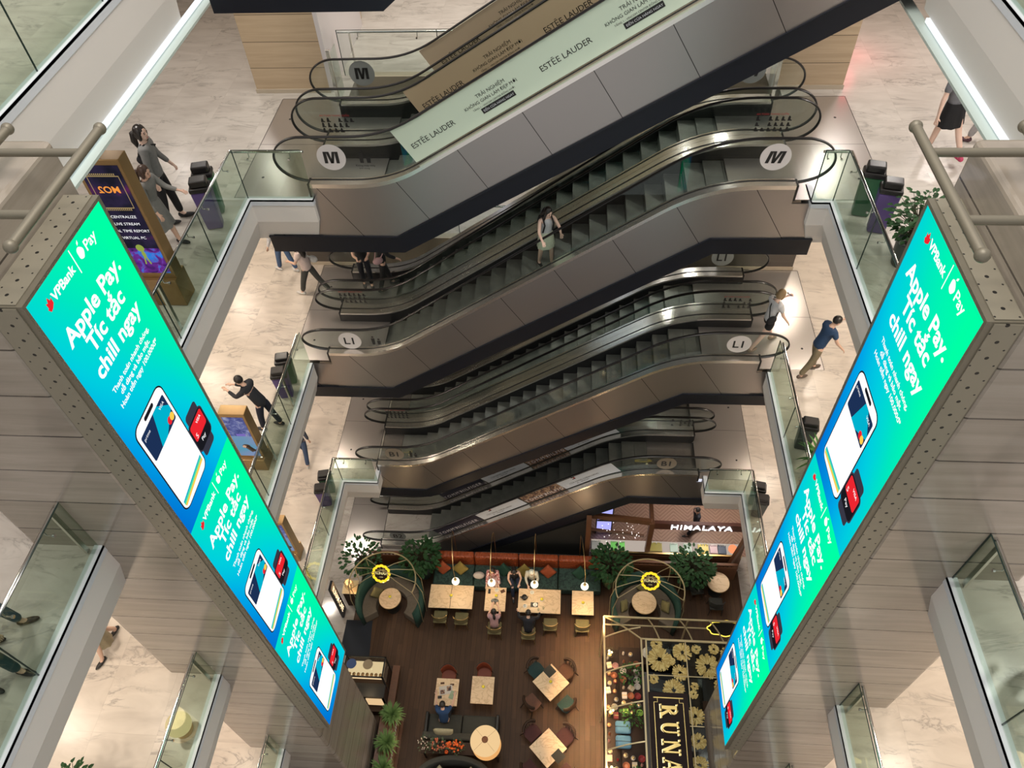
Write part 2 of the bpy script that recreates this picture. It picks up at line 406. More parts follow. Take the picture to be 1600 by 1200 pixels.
# wood clad blocks either side of the escalators at the back
def block(x0, x1, y0, z, h, m):
    mb = MB(); mb.box(x0, y0, z, x1, y0+.28, z+h); mb.box(x0, y0+.28, z, x0+.1, y0+4, z+h); mb.box(x1-.1, y0+.28, z, x1, y0+4, z+h); struct(mb, 'wall_back', m)
    mb = MB(); mb.box(x0-.02, y0-.03, z, x1+.02, y0, z+.1); struct(mb, 'baseboard_back', M_FASC)
block(-7.62, -5.82, 16.95, 15.26, 3.3, M_WOODP); block(4.72, 6.22, 16.98, 15.26, 3.3, M_WOODP)
block(-7.7, -5.9, 16.45, 10.26, 3.9, M_WOODD); block(4.13, 6.17, 16.43, 10.26, 3.9, M_WOODD)
block(-8.5, -6.0, 17.0, 5.26, 3.9, M_WOODD); block(3.5, 7.0, 17.0, 5.26, 3.9, M_WOODD)
# white marble return beside the left block
mb = MB(); mb.box(-5.82, 16.95, 15.26, -5.72, 20.5, 18.5); struct(mb, 'wall_back', mat('white_marble', (.62, .58, .58), .2))
mb = MB(); mb.box(4.6, 16.98, 15.26, 4.72, 20.5, 18.5); struct(mb, 'wall_back', MT['white_marble'])
# dark wall of the lowest escalator pit
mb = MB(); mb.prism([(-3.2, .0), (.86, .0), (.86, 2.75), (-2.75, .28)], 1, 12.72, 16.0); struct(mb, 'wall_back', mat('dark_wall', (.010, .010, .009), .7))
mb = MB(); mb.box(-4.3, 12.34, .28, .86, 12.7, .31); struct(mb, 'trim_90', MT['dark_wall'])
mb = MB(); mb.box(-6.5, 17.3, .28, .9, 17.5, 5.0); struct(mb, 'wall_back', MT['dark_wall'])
mb = MB()
for zz in (4.6, 9.6, 14.2):
    pass
# ------------------------------------------------------------------ cove light under the second floor slab
for x0, sg, lab in ((-6.54, 1, 'left'), (5.45, -1, 'right')):
    z = 20.05; y1 = 14.5 if sg > 0 else 12.3
    t = thing('cove_light', 'long white linear cove light under the upper %s slab edge' % lab, 'light strip', (x0, 6.7, z-1.1), 0, 'cove lights under the upper slabs')
    bx = lambda a, b, c, d, e: MB().box(*((min(x0+a*sg, x0+b*sg), 6.7, c, max(x0+a*sg, x0+b*sg), e, d)))
    bx(-.06, .0, z-1.15, z-1.085, y1).obj('diffuser', emat('cove_white_%s' % lab, (.92, .98, 1), 1.15), t, world=True)
    bx(-.06, .13, z-1.22, z-1.18, 14.5).obj('reflector_lip', mat('pale_green_white', (.46, .54, .51), .4), t, world=True)
# ------------------------------------------------------------------ glass balustrades along the slabs
def balustrade(path, z, label, posts=(), h=1.12, inner=1, rail_in=.09, gm=None, seg=1.75):
    p0 = path[0]; t = thing('glass_balustrade', label, 'balustrade', (p0[0], p0[1], z), 0, 'glass balustrades round the atrium')
    pts = [Vector((*p, 0)) for p in path]
    for i in range(len(pts)-1):
        a, b = pts[i], pts[i+1]; d = b-a; L = d.length; d.normalize(); nv = Vector((-d.y, d.x, 0))*inner
        n = max(1, round(L/seg)); w = L/n
        for k in range(n):
            q0 = a+d*(k*w+.006); q1 = a+d*((k+1)*w-.006)
            mb = MB(); c = [q0-nv*.007, q1-nv*.007, q1+nv*.007, q0+nv*.007]
            mb.add([(q.x, q.y, z+.0) for q in c]+[(q.x, q.y, z+h) for q in c], [(0, 1, 2, 3), (4, 5, 6, 7), (0, 1, 5, 4), (1, 2, 6, 5), (2, 3, 7, 6), (3, 0, 4, 7)])
            g = mb.obj('glass_panel', gm or M_GLASS, t, world=True)
            mb = MB(); mb.add([(q.x, q.y, z+h) for q in c]+[(q.x, q.y, z+h+.006) for q in c], [(0, 1, 2, 3), (4, 5, 6, 7), (0, 1, 5, 4), (1, 2, 6, 5), (2, 3, 7, 6), (3, 0, 4, 7)])
            for qq in (q1,):
                mb.box(qq.x-.008, qq.y-.008, z, qq.x+.008, qq.y+.008, z+h)
            e = mb.obj('glass_edge', M_GEDGE, g); 
            e.data.transform(Matrix.Translation(-Vector(t.location)))
            for s_ in (.2, .8):                              # standoff brackets
                q = q0.lerp(q1, s_); mb = MB(); r = q-nv*rail_in
                mb.tube([(q.x, q.y, z+h-.2), (r.x, r.y, z+h-.2), (r.x, r.y, z+h-.1)], .009, 6); mb.tube([(q.x-nv.x*.01, q.y-nv.y*.01, z+h-.2), (q.x+nv.x*.02, q.y+nv.y*.02, z+h-.2)], .022, 10)
                mb.obj('bracket', M_STEEL2, t, world=True)
    mb = MB(); off = []
    for i, p in enumerate(pts):
        ns = []
        for a, b in ((i-1, i), (i, i+1)):
            if a >= 0 and b < len(pts): d = (pts[b]-pts[a]).normalized(); ns.append(Vector((-d.y, d.x, 0))*inner)
        n = ns[0] if len(ns) == 1 else (ns[0]+ns[1])
        q = p-n*rail_in; off.append((q.x, q.y, z+h-.09))
    for i in range(len(off)-1): mb.tube([off[i], off[i+1]], .027, 10)
    for q in off[1:-1]: mb.ball(q, .028)
    mb.obj('handrail', M_STEEL2, t, smooth=True, world=True)
    for (px, py) in posts:
        mb = MB(); mb.box(px-.02, py-.035, z, px+.02, py+.035, z+h-.1); mb.obj('post', M_STEEL, t, world=True, bevel=.004)
    return t
for lv, z in (('M', 15.26), ('L1', 10.26), ('B1', 5.26), ('L2', 20.05)):
    fl, fr, fy = FAR[lv]; nl, nr = NEAR[lv]; tl, tr = TIP[lv]
    nm = {'M': 'mezzanine', 'L1': 'middle floor', 'B1': 'lowest slab', 'L2': 'uppermost slab'}[lv]
    z2 = z+.03
    # walk so that the void is on the left of the path: inner normal away from the void
    farL = [(tl+.02, fy-.06), (fl-.06, fy-.06), (fl-.06, PY1)] if lv in ('M', 'B1') else [(fl-.06, fy), (fl-.06, PY1)]
    farR = [(fr+.06, PY1), (fr+.06, fy-.06), (tr-.02, fy-.06)] if lv in ('M', 'B1') else [(fr+.06, PY1), (fr+.06, fy)]
    fix = lambda pp: [(x, y+.12) if y > 12 and lv in ('M', 'B1') else (x, y) for x, y in pp]
    balustrade(fix(farL), z2, 'green tinted glass balustrade on the left %s between pillar and escalators' % nm, posts=[(fl-.15, 9.6), (fl-.15, 11.2)] if lv == 'L1' else ([] if lv == 'L2' else [(fl-.15, 8.9)]))
    balustrade(fix(farR), z2, 'green tinted glass balustrade on the right %s between pillar and escalators' % nm, posts=[] if lv == 'L2' else [(fr+.15, 8.9)])
    balustrade([(nl-.06, PY0), (nl-.06, -6)], z2, 'green tinted glass balustrade on the left %s in front of the pillar' % nm, posts=[(nl-.17, PY0-.1)])
    balustrade([(nr+.06, -6), (nr+.06, PY0)], z2, 'green tinted glass balustrade on the right %s in front of the pillar' % nm, posts=[(nr+.17, PY0-.1)])
balustrade([(4.0, 17.68), (-5.6, 17.68)], 15.3, 'clear glass balustrade behind the escalators at the mezzanine', posts=[(-5.3, 17.72)], seg=2.4, gm=M_EGLASS)
balustrade([(4.0, 17.68), (-5.6, 17.68)], 10.3, 'clear glass balustrade behind the escalators one floor below the mezzanine', seg=2.4, gm=M_EGLASS)
# ------------------------------------------------------------------ pillars
def pillar(x0, x1, side):
    t = thing('pillar', 'tall square travertine clad pillar at the %s of the atrium' % side, 'pillar', (x0, PY0, .28))
    mb = MB(); mb.box(x0, PY0, .28, x1, PY1, 20.38); mb.obj('cladding', M_CLAD, t, bevel=.06, world=True, seg=3)
    return t
pillar(-7.38, -5.33, 'left'); pillar(3.8, 5.84, 'right')
def pipes(xin, xout, sg, side):
    z = 20.62; t = thing('pipe_frame', 'olive painted pipe frame above the %s screen' % side, 'pipe frame', (xin, 5.5, z))
    for x, nm in ((xin, 'long_pipe'), (xin+sg*.95, 'long_pipe')):
        mb = MB(); mb.tube([(x, 4.68, z), (x, 6.44, z)], .045, 12); mb.ball((x, 4.66, z), .06); mb.ball((x, 6.45, z), .06); mb.obj(nm, M_BRZ, t, smooth=True, world=True)
    for y in (5.1, 6.05):
        mb = MB(); mb.tube([(xin, y, z-.01), (xout, y, z-.01)], .04, 12); mb.obj('cross_pipe', M_BRZ, t, smooth=True, world=True)
    for y in (5.1, 6.05):
        mb = MB(); mb.tube([(xin+sg*1.25, y+.02, z), (xin+sg*1.25, y+.02, 20.38)], .045, 12); mb.obj('strut', M_BRZ, t, smooth=True, world=True)
pipes(-4.6, -7.3, -1, 'left'); pipes(3.12, 5.8, 1, 'right')
# ------------------------------------------------------------------ LED screens
C_W = emat('led_white', (1, 1, 1), 1.05); C_RED = emat('led_red', (.85, .02, .03)); C_DK = emat('led_black', (.01, .01, .014))
C_NAVY = emat('led_navy', (.012, .03, .09)); C_TEAL = emat('led_teal', (.0, .45, .62)); C_ORG = emat('led_orange', (1, .30, .02)); C_YEL = emat('led_yellow', (1, .62, .08)); C_GRY = emat('led_grey', (.04, .04, .06)); C_GRN = emat('led_green', (.1, .75, .35))
def led_grad():
    m = bpy.data.materials.new('led_gradient'); m.use_nodes = True; n = NT(m); n.t.nodes.remove(n.t.nodes['Principled BSDF'])
    tc = n.n('TexCoord'); sep = n.n('SeparateXYZ'); n.l(tc.outputs['UV'], sep.inputs[0])
    f = n.math('ADD', n.math('MULTIPLY', sep.outputs[0], .45), n.math('MULTIPLY', sep.outputs[1], .55))
    nz = n.noise(tc.outputs['UV'], 1.1, 1); f = n.math('ADD', f, n.math('MULTIPLY', n.math('SUBTRACT', nz, .5), .35))
    c = n.ramp(f, [(.02, (.0, .17, .66)), (.27, (.0, .38, .80)), (.46, (.0, .62, .74)), (.66, (.0, .80, .52)), (.9, (.0, 1.0, .38))])
    e = n.n('Emission'); n.l(c, e.inputs[0]); e.inputs[1].default_value = 1.0
    n.l(e.outputs[0], n.t.nodes['Material Output'].inputs[0]); return m
M_LED = led_grad()
def roundrect(x0, y0, x1, y1, r, n=6):
    out = []
    for cx, cy, a0 in ((x1-r, y1-r, 0), (x0+r, y1-r, 90), (x0+r, y0+r, 180), (x1-r, y0+r, 270)):
        for k in range(n+1): a = RAD(a0+90*k/n); out.append((cx+r*cos(a), cy+r*sin(a)))
    return out
def screen(xs, xb, side):
    """xs: plane of the picture, xb: back of the box"""
    sg = 1 if xs < 0 else -1                      # direction the picture faces
    z0, z1 = 7.28, 19.88; y0, y1 = 4.70, 6.40
    t = thing('advertising_screen', 'tall narrow video screen in a perforated bronze box on the %s pillar' % side, 'screen', (xb, y0, z0))
    a, b = sorted((xb, xs-sg*.03))
    mb = MB(); mb.box(a, y0, z0, b, y1, z1); cs = mb.obj('casing', [M_BRZ], t, world=True)
    mb = MB(); mb.box(a+.02, y0-.012, z0+.02, b-.02, y0, z1-.02); mb.obj('perforated_panel', M_PERF_Y, t, world=True)
    mb = MB(); mb.box(a+.02, y0+.02, z1, b-.02, y1-.02, z1+.012); mb.obj('perforated_panel', M_PERF_Z, t, world=True)
    mb = MB(); r = .04
    for q in ((y0, z0, y1, z0+r), (y0, z1-r, y1, z1), (y0, z0+r+.001, y0+r, z1-r-.001), (y1-r, z0+r+.001, y1, z1-r-.001)):
        mb.box(*sorted((xs-sg*.03, xs+sg*.012))[:1], q[0], q[1], sorted((xs-sg*.03, xs+sg*.012))[1], q[2], q[3])
    mb.obj('frame', M_BRZ, t, world=True)
    Wd = y1-y0-2*r; top = z1-r
    ya = y0+r if sg > 0 else y1-r; dy = 1 if sg > 0 else -1
    bounds = [(top, 15.65), (15.65, 11.6), (11.6, z0+r)]
    X = Vector((0, dy, 0)); Y = Vector((0, 0, 1))
    for bi, (zt, zb) in enumerate(bounds):
        me = bpy.data.meshes.new('picture'); h = zt-zb
        ax = .07                                   # artwork was measured from a slightly wider frame
        P = lambda u, v, d=0.: (xs+sg*d, ya+dy*u, zt-v)
        me.from_pydata([tuple(Vector(p)-t.location) for p in (P(0, h), P(Wd, h), P(Wd, 0), P(0, 0))], [], [(0, 1, 2, 3)]); uv = me.uv_layers.new()
        for li, c in zip(range(4), ((0, 0), (1, 0), (1, 1), (0, 1))): uv.data[li].uv = c
        me.materials.append(M_LED); o = bpy.data.objects.new('picture', me); COL.objects.link(o); o.parent = t
        e = .004
        k = h/4.17
        def T(nm, s, size, u, v, **kw):
            mb = MB(); put_text(mb, s, size, P(u, v*k, e), X, Y, **kw); mb.obj(nm, C_W, t, world=True)
        def poly(mb, pts, d):
            n = len(pts); mb.add([P(u, v*k, d) for u, v in pts], [list(range(n))])
        T('bank_name', 'VPBank', .145, .34, .25, offset=.0045); T('pay_word', 'Pay', .17, 1.08, .24, offset=.003)
        mb = MB(); poly(mb, [(.845, .04), (.86, .04), (.86, .33), (.845, .33)], e); mb.obj('divider', C_W, t, world=True); mb = MB()
        poly(mb, [(.99+.055*cos(a)*(1+.12*cos(3*a)), .18+.07*sin(a)*(1+.08*sin(2*a))) for a in [2*pi*i/24 for i in range(24)]], e)
        poly(mb, [(.995, .10), (1.0, .07), (1.03, .05), (1.025, .085)], e); mb.obj('fruit_emblem', C_W, t, world=True)
        T('headline', 'Apple Pay.', .288, .80, .74, align='CENTER', offset=.0085, spacing=1.02)
        T('headline', 'Tíc tắc', .288, .80, 1.03, align='CENTER', offset=.0085, spacing=1.02); T('headline', 'chill ngay', .288, .80, 1.33, align='CENTER', offset=.0085, spacing=1.02)
        T('small_print', 'Thanh toán nhanh chóng,', .098, .80, 1.60, align='CENTER', offset=.0022); T('small_print', 'dễ dàng và bảo mật.', .098, .80, 1.715, align='CENTER', offset=.0022); T('small_print', 'Hoàn tiền ngay 100.000đ*', .098, .80, 1.83, align='CENTER', offset=.0022)
        mb = MB()
        for a0, r0 in ((0, .085), (-34, .075), (34, .075), (-68, .06)):
            ca, sa = cos(RAD(a0-90)), sin(RAD(a0-90))
            poly(mb, [(.27, .27), (.27+r0*ca*.5-.03*sa, .27+1.6*r0*sa*.5*1.0+.03*ca), (.27+r0*ca*1.2, .27+1.6*r0*sa), (.27+r0*ca*.5+.03*sa, .27+1.6*r0*sa*.5-.03*ca)], e)
        mb.obj('red_emblem', C_RED, t, world=True)
        # phone with a payment card
        mb = MB(); mb.cur = 0; poly(mb, roundrect(.165, 2.17, .985, 3.90, .14), e); mb.cur = 1; poly(mb, roundrect(.185, 2.19, .965, 3.88, .125), e+.002)
        mb.cur = 0; poly(mb, roundrect(.44, 2.225, .70, 2.285, .028), e+.004)
        mb.cur = 2; poly(mb, roundrect(.23, 2.34, .92, 2.80, .03), e+.004)
        mb.cur = 3; poly(mb, [(.45, 2.80), (.60, 2.34), (.72, 2.34), (.92, 2.55), (.92, 2.62), (.62, 2.80)], e+.006)
        for cu, cc in ((4, (.79, 2.70)), (5, (.86, 2.70))): mb.cur = cu; poly(mb, [(cc[0]+.05*cos(a), cc[1]+.06*sin(a)) for a in [2*pi*i/16 for i in range(16)]], e+.007+cu*.0005)
        mb.cur = 6; poly(mb, [(.22, 3.74), (.93, 3.66), (.93, 3.70), (.22, 3.78)], e+.004); mb.cur = 5; poly(mb, [(.22, 3.78), (.93, 3.70), (.93, 3.75), (.24, 3.82)], e+.004); mb.cur = 7; poly(mb, [(.22, 3.705), (.93, 3.635), (.93, 3.66), (.22, 3.74)], e+.004)
        mb.cur = 1; put_text(mb, 'prime', .07, P(.26, 2.44*k, e+.008), X, Y); put_text(mb, 'VISA', .07, P(.73, 2.44*k, e+.008), X, Y)
        mb.obj('phone_picture', [C_DK, C_W, C_NAVY, C_TEAL, C_RED, C_YEL, C_GRN, C_TEAL], t, world=True)
        mb = MB(); mb.cur = 0
        wx, wy = 1.2, 3.42
        poly(mb, roundrect(wx-.17, wy-.42, wx+.17, wy+.42, .06), e); poly(mb, roundrect(wx-.235, wy-.28, wx+.235, wy+.28, .10), e+.001); mb.cur = 1; poly(mb, roundrect(wx-.215, wy-.26, wx+.215, wy+.26, .09), e+.002)
        mb.cur = 2; poly(mb, roundrect(wx-.19, wy-.23, wx+.19, wy+.06, .04), e+.004)
        mb.cur = 3; put_text(mb, 'VISA', .075, P(wx-.02, (wy-.13)*k, e+.006), X, Y, offset=.001); put_text(mb, 'Pay', .09, P(wx-.08, (wy+.17)*k, e+.006), X, Y, offset=.001); put_text(mb, '5', .12, P(wx-.15, (wy+.03)*k, e+.006), X, Y)
        mb.obj('watch_picture', [C_GRY, C_DK, C_RED, C_W], t, world=True)
screen(-4.95, -5.33, 'left'); screen(3.49, 3.8, 'right')
# ------------------------------------------------------------------ escalators
def bez(p0, p1, p2, n=8):
    return [((1-t)**2*p0[0]+2*t*(1-t)*p1[0]+t*t*p2[0], (1-t)**2*p0[1]+2*t*(1-t)*p1[1]+t*t*p2[1]) for t in [i/n for i in range(n+1)]]
class Esc:
    def __init__(s, xL, kL, kR, xR, zL, zR, hL=.95, hR=.95):
        s.a = (xL, kL, kR, xR, zL, zR); s.hL = hL; s.hR = hR
        sl = (zR-zL)/(kR-kL); s.sl = sl; r = .75; R = 1.0
        pts = [(xL, zL), (kL-r-.3, zL)] if kL-r-.3 > xL+.1 else [(xL, zL)]
        pts += bez((kL-r, zL), (kL, zL), (kL+r*.85, zL+sl*r*.85))
        pts += bez((kR-R*.85, zR-sl*R*.85), (kR, zR), (min(kR+R, xR-.1), zR))
        pts += [(xR, zR)]
        s.p = pts
    def z(s, x):
        p = s.p
        if x <= p[0][0]: return p[0][1]
        for a, b in zip(p, p[1:]):
            if x <= b[0]: return a[1]+(b[1]-a[1])*(x-a[0])/max(1e-6, b[0]-a[0])
        return p[-1][1]
    def h(s, x):
        t = min(1, max(0, (x-s.a[1])/(s.a[2]-s.a[1]))); return s.hL+(s.hR-s.hL)*t
    def rail(s):
        """closed-ended profile of the handrail: loop at each end"""
        xL, kL, kR, xR, zL, zR = s.a; rx = .68; rz = (s.hL+.03)/2
        L = [(xL+.05-rx*cos(a), zL-.03+rz+rz*sin(a)) for a in [RAD(-88+8*i) for i in range(22)]]; rz = (s.hR+.03)/2
        Rr = [(xR-.05+rx*cos(a), zR-.03+rz+rz*sin(a)) for a in [RAD(80-8*i) for i in range(22)]]
        mid = [(x, z+s.h(x)) for x, z in s.p if xL+.1 < x < xR-.1]
        return L+mid+Rr
def escalator(name_lab, E, y, front, where, floorz, ads=None, mark=None):
    """y = (skirt/glass near side, skirt in, skirt out, far glass); front: outer truss cladding is seen"""
    g0, s0, s1, g1, o0, o1 = y
    xL, kL, kR, xR, zL, zR = E.a
    t = thing('escalator', name_lab, 'escalator', (xL, s0, zL-.35), 0, 'escalators crossing the atrium')
    P = E.p
    # decking
    for nm, ya, yb in (('outer_decking', o0, g0), ('inner_decking', g0, s0), ('inner_decking', s1, g1), ('outer_decking', g1, o1)):
        mb = MB(); mb.ribbon([(x, ya, z) for x, z in P], [(x, yb, z) for x, z in P], [(x, ya, z-.09) for x, z in P], [(x, yb, z-.09) for x, z in P])
        d = mb.obj(nm, M_STEEL, t, world=True, smooth=True)
    # gaskets along the glass
    for g in (g0, g1):
        mb = MB(); mb.ribbon([(x, g-.012, z+.012) for x, z in P], [(x, g+.012, z+.012) for x, z in P], [(x, g-.012, z-.01) for x, z in P], [(x, g+.012, z-.01) for x, z in P])
        mb.obj('gasket', M_RUB, t, world=True)
    # skirts
    for sy, e in ((s0, .01), (s1, -.01)):
        mb = MB(); mb.ribbon([(x, sy-.008, z-.05) for x, z in P], [(x, sy+.008, z-.05) for x, z in P], [(x, sy-.008, z-.62) for x, z in P], [(x, sy+.008, z-.62) for x, z in P])
        mb.obj('skirt_panel', M_SKIRT, t, world=True)
    # end caps of the decking
    for xx, zz, sg in ((xL, zL, -1), (xR, zR, 1)):
        for ya, yb in ((o0, s0), (s1, o1)):
            mb = MB(); mb.box(min(xx, xx+sg*.05), ya, zz-.36, max(xx, xx+sg*.05), yb, zz+.005); mb.obj('newel_cap', M_RUB, t, world=True, bevel=.015)
    # handrails and glass
    rail = E.rail(); top = [(x, z) for x, z in rail if True]
    xa, xb = min(x for x, z in rail), max(x for x, z in rail)
    def zt(x):
        cx = xL+.05; rz = (E.hL+.03)/2
        if x < cx: return zL-.03+rz+rz*math.sqrt(max(0, 1-((x-cx)/.68)**2))
        cx = xR-.05; rz = (E.hR+.03)/2
        if x > cx: return zR-.03+rz+rz*math.sqrt(max(0, 1-((x-cx)/.68)**2))
        return E.z(x)+E.h(x)
    def zb(x):
        cx = xL+.05; rz = (E.hL+.03)/2
        if x < cx: return max(zL-.03+rz-rz*math.sqrt(max(0, 1-((x-cx)/.68)**2)), zL if x > xL else -9)
        cx = xR-.05; rz = (E.hR+.03)/2
        if x > cx: return max(zR-.03+rz-rz*math.sqrt(max(0, 1-((x-cx)/.68)**2)), zR if x < xR else -9)
        return E.z(x)
    xs = [xL+.05-.68*cos(RAD(a)) for a in range(0, 90, 8)]+[x for x, z in P if xL+.1 < x < xR-.1]+[xR-.05+.68*sin(RAD(a)) for a in range(4, 91, 8)]
    xs = sorted(xs)
    for g, lab in ((g0, 'near'), (g1, 'far')):
        mb = MB(); mb.ribbon([(x, g-.005, zt(x)) for x in xs], [(x, g+.005, zt(x)) for x in xs], [(x, g-.005, zb(x)) for x in xs], [(x, g+.005, zb(x)) for x in xs])
        gl = mb.obj('balustrade_glass', M_EGLASS, t, world=True)
        mb = MB(); mb.tube([(x, g, z) for x, z in rail], .036, 8, sq=(1.15, .62)); mb.obj('handrail', M_RUB, t, world=True, smooth=True)
    # steps
    run = .385; rise = run*E.sl; x = kL-.25; z0 = zL-.37
    depth = s1-s0-.03
    mb = MB(); mb.box(0, 0, -.03, run-.006, depth, 0); mb.box(0, 0, -rise-.02, .02, depth, -.03)
    st = mb.obj('step', M_STEP, t); st.location = Vector((kL-2*run-.05, s0+.015, z0))-t.location
    def place(xx, zz):
        c = st.copy(); COL.objects.link(c); c.parent = t; c.location = Vector((xx, s0+.015, zz))-t.location
    place(kL-run-.05, z0+.01)
    n = int(round((zR-zL)/rise)); xx = kL-.05
    for i in range(n):
        zz = z0+rise*(i+.55)
        place(xx+run*i, min(zz, zR-.37))
    place(xx+run*n, zR-.37); place(xx+run*(n+1), zR-.37)
    xe = xx+run*(n+2)
    # comb and floor plates at both ends
    mb = MB(); mb.box(xL-.1, s0+.01, z0-.01, kL-2*run-.06, s1-.01, z0+.0); mb.obj('comb_plate', M_PLATE, t, world=True)
    if xe < xR: mb = MB(); mb.box(xe, s0+.01, zR-.38, xR+.1, s1-.01, zR-.37); mb.obj('comb_plate', M_PLATE, t, world=True)
    # truss
    B = [(xL-1.2, zL-1.32), (kL-.05, zL-1.32), (kR+.2, zR-1.30), (xR+.7, zR-1.30)]
    Bk = [(xL-1.2, zL-1.76), (kL+.05, zL-1.76), (kR+.32, zR-1.72), (xR+.75, zR-1.72)]
    def zl(poly, x):
        for a, b in zip(poly, poly[1:]):
            if x <= b[0]: return a[1]+(b[1]-a[1])*(x-a[0])/(b[0]-a[0])
        return poly[-1][1]
    X2 = sorted(set([round(a, 3) for a, _ in P]+[b for b, _ in B]+[b for b, _ in Bk]))
    if front:
        xs2 = [x for x in X2 if xL <= x <= xR]
        mb = MB(); mb.ribbon([(x, o0+.005, E.z(x)-.08) for x in xs2], [(x, o0+.04, E.z(x)-.08) for x in xs2], [(x, o0+.005, zl(B, x)) for x in xs2], [(x, o0+.04, zl(B, x)) for x in xs2])
        for xa_, xb_, zz in ((xL-1.1, xL, zL-.43), (xR, xR+.62, zR-.43)):
            mb.box(xa_, o0+.02, min(zl(B, xa_), zl(B, xb_)), xb_, o0+.05, zz)
        mb.obj('side_cladding', M_GREY, t, world=True)
        xs3 = [x for x in X2 if xL-1.2 <= x <= xR+.62]+[xR+.62]; xs3 = sorted(set(xs3))
        mb = MB(); mb.ribbon([(x, o0-.0, zl(B, x)) for x in xs3], [(x, o0+.06, zl(B, x)) for x in xs3], [(x, o0+.02, zl(Bk, x)) for x in xs3], [(x, o0+.08, zl(Bk, x)) for x in xs3])
        mb.ribbon([(x, o0-.03, zl(B, x)+.02) for x in xs3], [(x, o0+.01, zl(B, x)+.02) for x in xs3], [(x, o0-.03, zl(B, x)-.015) for x in xs3], [(x, o0+.01, zl(B, x)-.015) for x in xs3])
        mb.obj('lower_band', M_BLACK, t, world=True)
    xs3 = sorted(set([x for x in X2 if xL-.9 <= x <= xR+.5]))
    yb0, yb1 = o0+.06, o1-.01
    mb = MB(); mb.ribbon([(x, yb0, zl(Bk, x)+.05) for x in xs3], [(x, yb1, zl(Bk, x)+.05) for x in xs3], [(x, yb0, zl(Bk, x)) for x in xs3], [(x, yb1, zl(Bk, x)) for x in xs3])
    if not front: mb.ribbon([(x, yb1-.04, E.z(x)-.1) for x in xs3], [(x, yb1, E.z(x)-.1) for x in xs3], [(x, yb1-.04, zl(Bk, x)) for x in xs3], [(x, yb1, zl(Bk, x)) for x in xs3])
    mb.obj('truss', M_BLACK, t, world=True)
    return t
YF = (12.87, 12.94, 14.14, 14.32, 12.70, 14.495)
YR = (14.69, 14.76, 15.80, 15.97, 14.505, 16.15)
EA = Esc(-5.25, -3.60, 5.2, 7.0, 15.60, 21.0, .97, .95)
EB = Esc(-6.00, -4.50, 2.72, 4.37, 10.56, 15.60, .68, .93)
EC = Esc(-5.62, -4.25, 2.82, 4.70, 5.60, 10.56, .69, .80)
ED = Esc(-6.36, -4.72, 1.78, 3.95, .62, 5.55, .6, .66)
lv_names = [(EA, 'mezzanine', 'topmost', 15.26), (EB, 'L1 floor', 'second from the top', 10.26), (EC, 'B1 floor', 'third from the top', 5.26), (ED, 'B2 floor', 'lowest', .28)]
escs = []
for E, lv, pos, fz in lv_names:
    a = escalator('front escalator of the %s pair, its grey cladding facing the atrium' % pos, E, YF, True, lv, fz)
    b = escalator('rear escalator of the %s pair, behind the grey clad one' % pos, E, YR, False, lv, fz)
    escs.append((a, b))
# the next flight up: only its lower end shows at the top of the view
EE = Esc(-4.85, -3.2, 2.5, 4.2, 20.75, 25.4)
escalator('escalator above the topmost pair, only its dark underside end in view', EE, YF, True, 'L2', 20.05)
# ------------------------------------------------------------------ landing plates
def landing(x0, x1, y0, y1, z, lab):
    t = thing('landing_plate', lab, 'floor plate', ((x0+x1)/2, (y0+y1)/2, z), 0, 'metal landing plates')
    mb = MB(); mb.box(x0, y0, z, x1, y1, z+.012); mb.obj('plate', M_PLATE2, t, world=True)
    mb = MB(); w = .012
    for b in ((x0-w, y0, x0, y1), (x1, y0, x1+w, y1), (x0, y1, x1, y1+w)): mb.box(b[0], b[1], z, b[2], b[3], z+.014)
    ym = (y0+y1)/2; mb.box(x0, ym-.004, z+.012, x1, ym+.004, z+.0135)
    mb.obj('edge_strip', M_SKIRT, t, world=True)
    mb = MB(); sx = x0+.4 if x0 < 0 else x1-.4
    for yy in (y0+.7, y1-.9): mb.lathe([(.03, 0), (.03, .016), (.0, .018)], (sx, yy, z+.0), 10)
    mb.obj('floor_bolt', M_SKIRT, t, world=True)
M_PLATE2 = mat('brushed_landing_metal', (.52, .49, .47), .28, .8)
for x0, x1, y0, y1, z, lab in ((-6.9, -3.9, 12.72, 16.62, 15.26, 'left end of the mezzanine'), (3.2, 6.2, 12.72, 16.62, 15.26, 'right end of the mezzanine'),
        (-7.0, -4.7, 12.72, 16.38, 10.26, 'left end of the middle floor'), (3.4, 6.3, 12.72, 16.36, 10.26, 'right end of the middle floor'),
        (-7.05, -5.75, 12.76, 16.4, 5.26, 'left end of the lowest slab'), (3.97, 5.6, 12.76, 16.4, 5.26, 'right end of the lowest slab'), (-7.78, -6.45, 12.45, 16.5, .28, 'left end of the cafe level')):
    landing(x0, x1, y0, y1, z, 'brushed metal landing plate under the escalators at the %s' % lab)
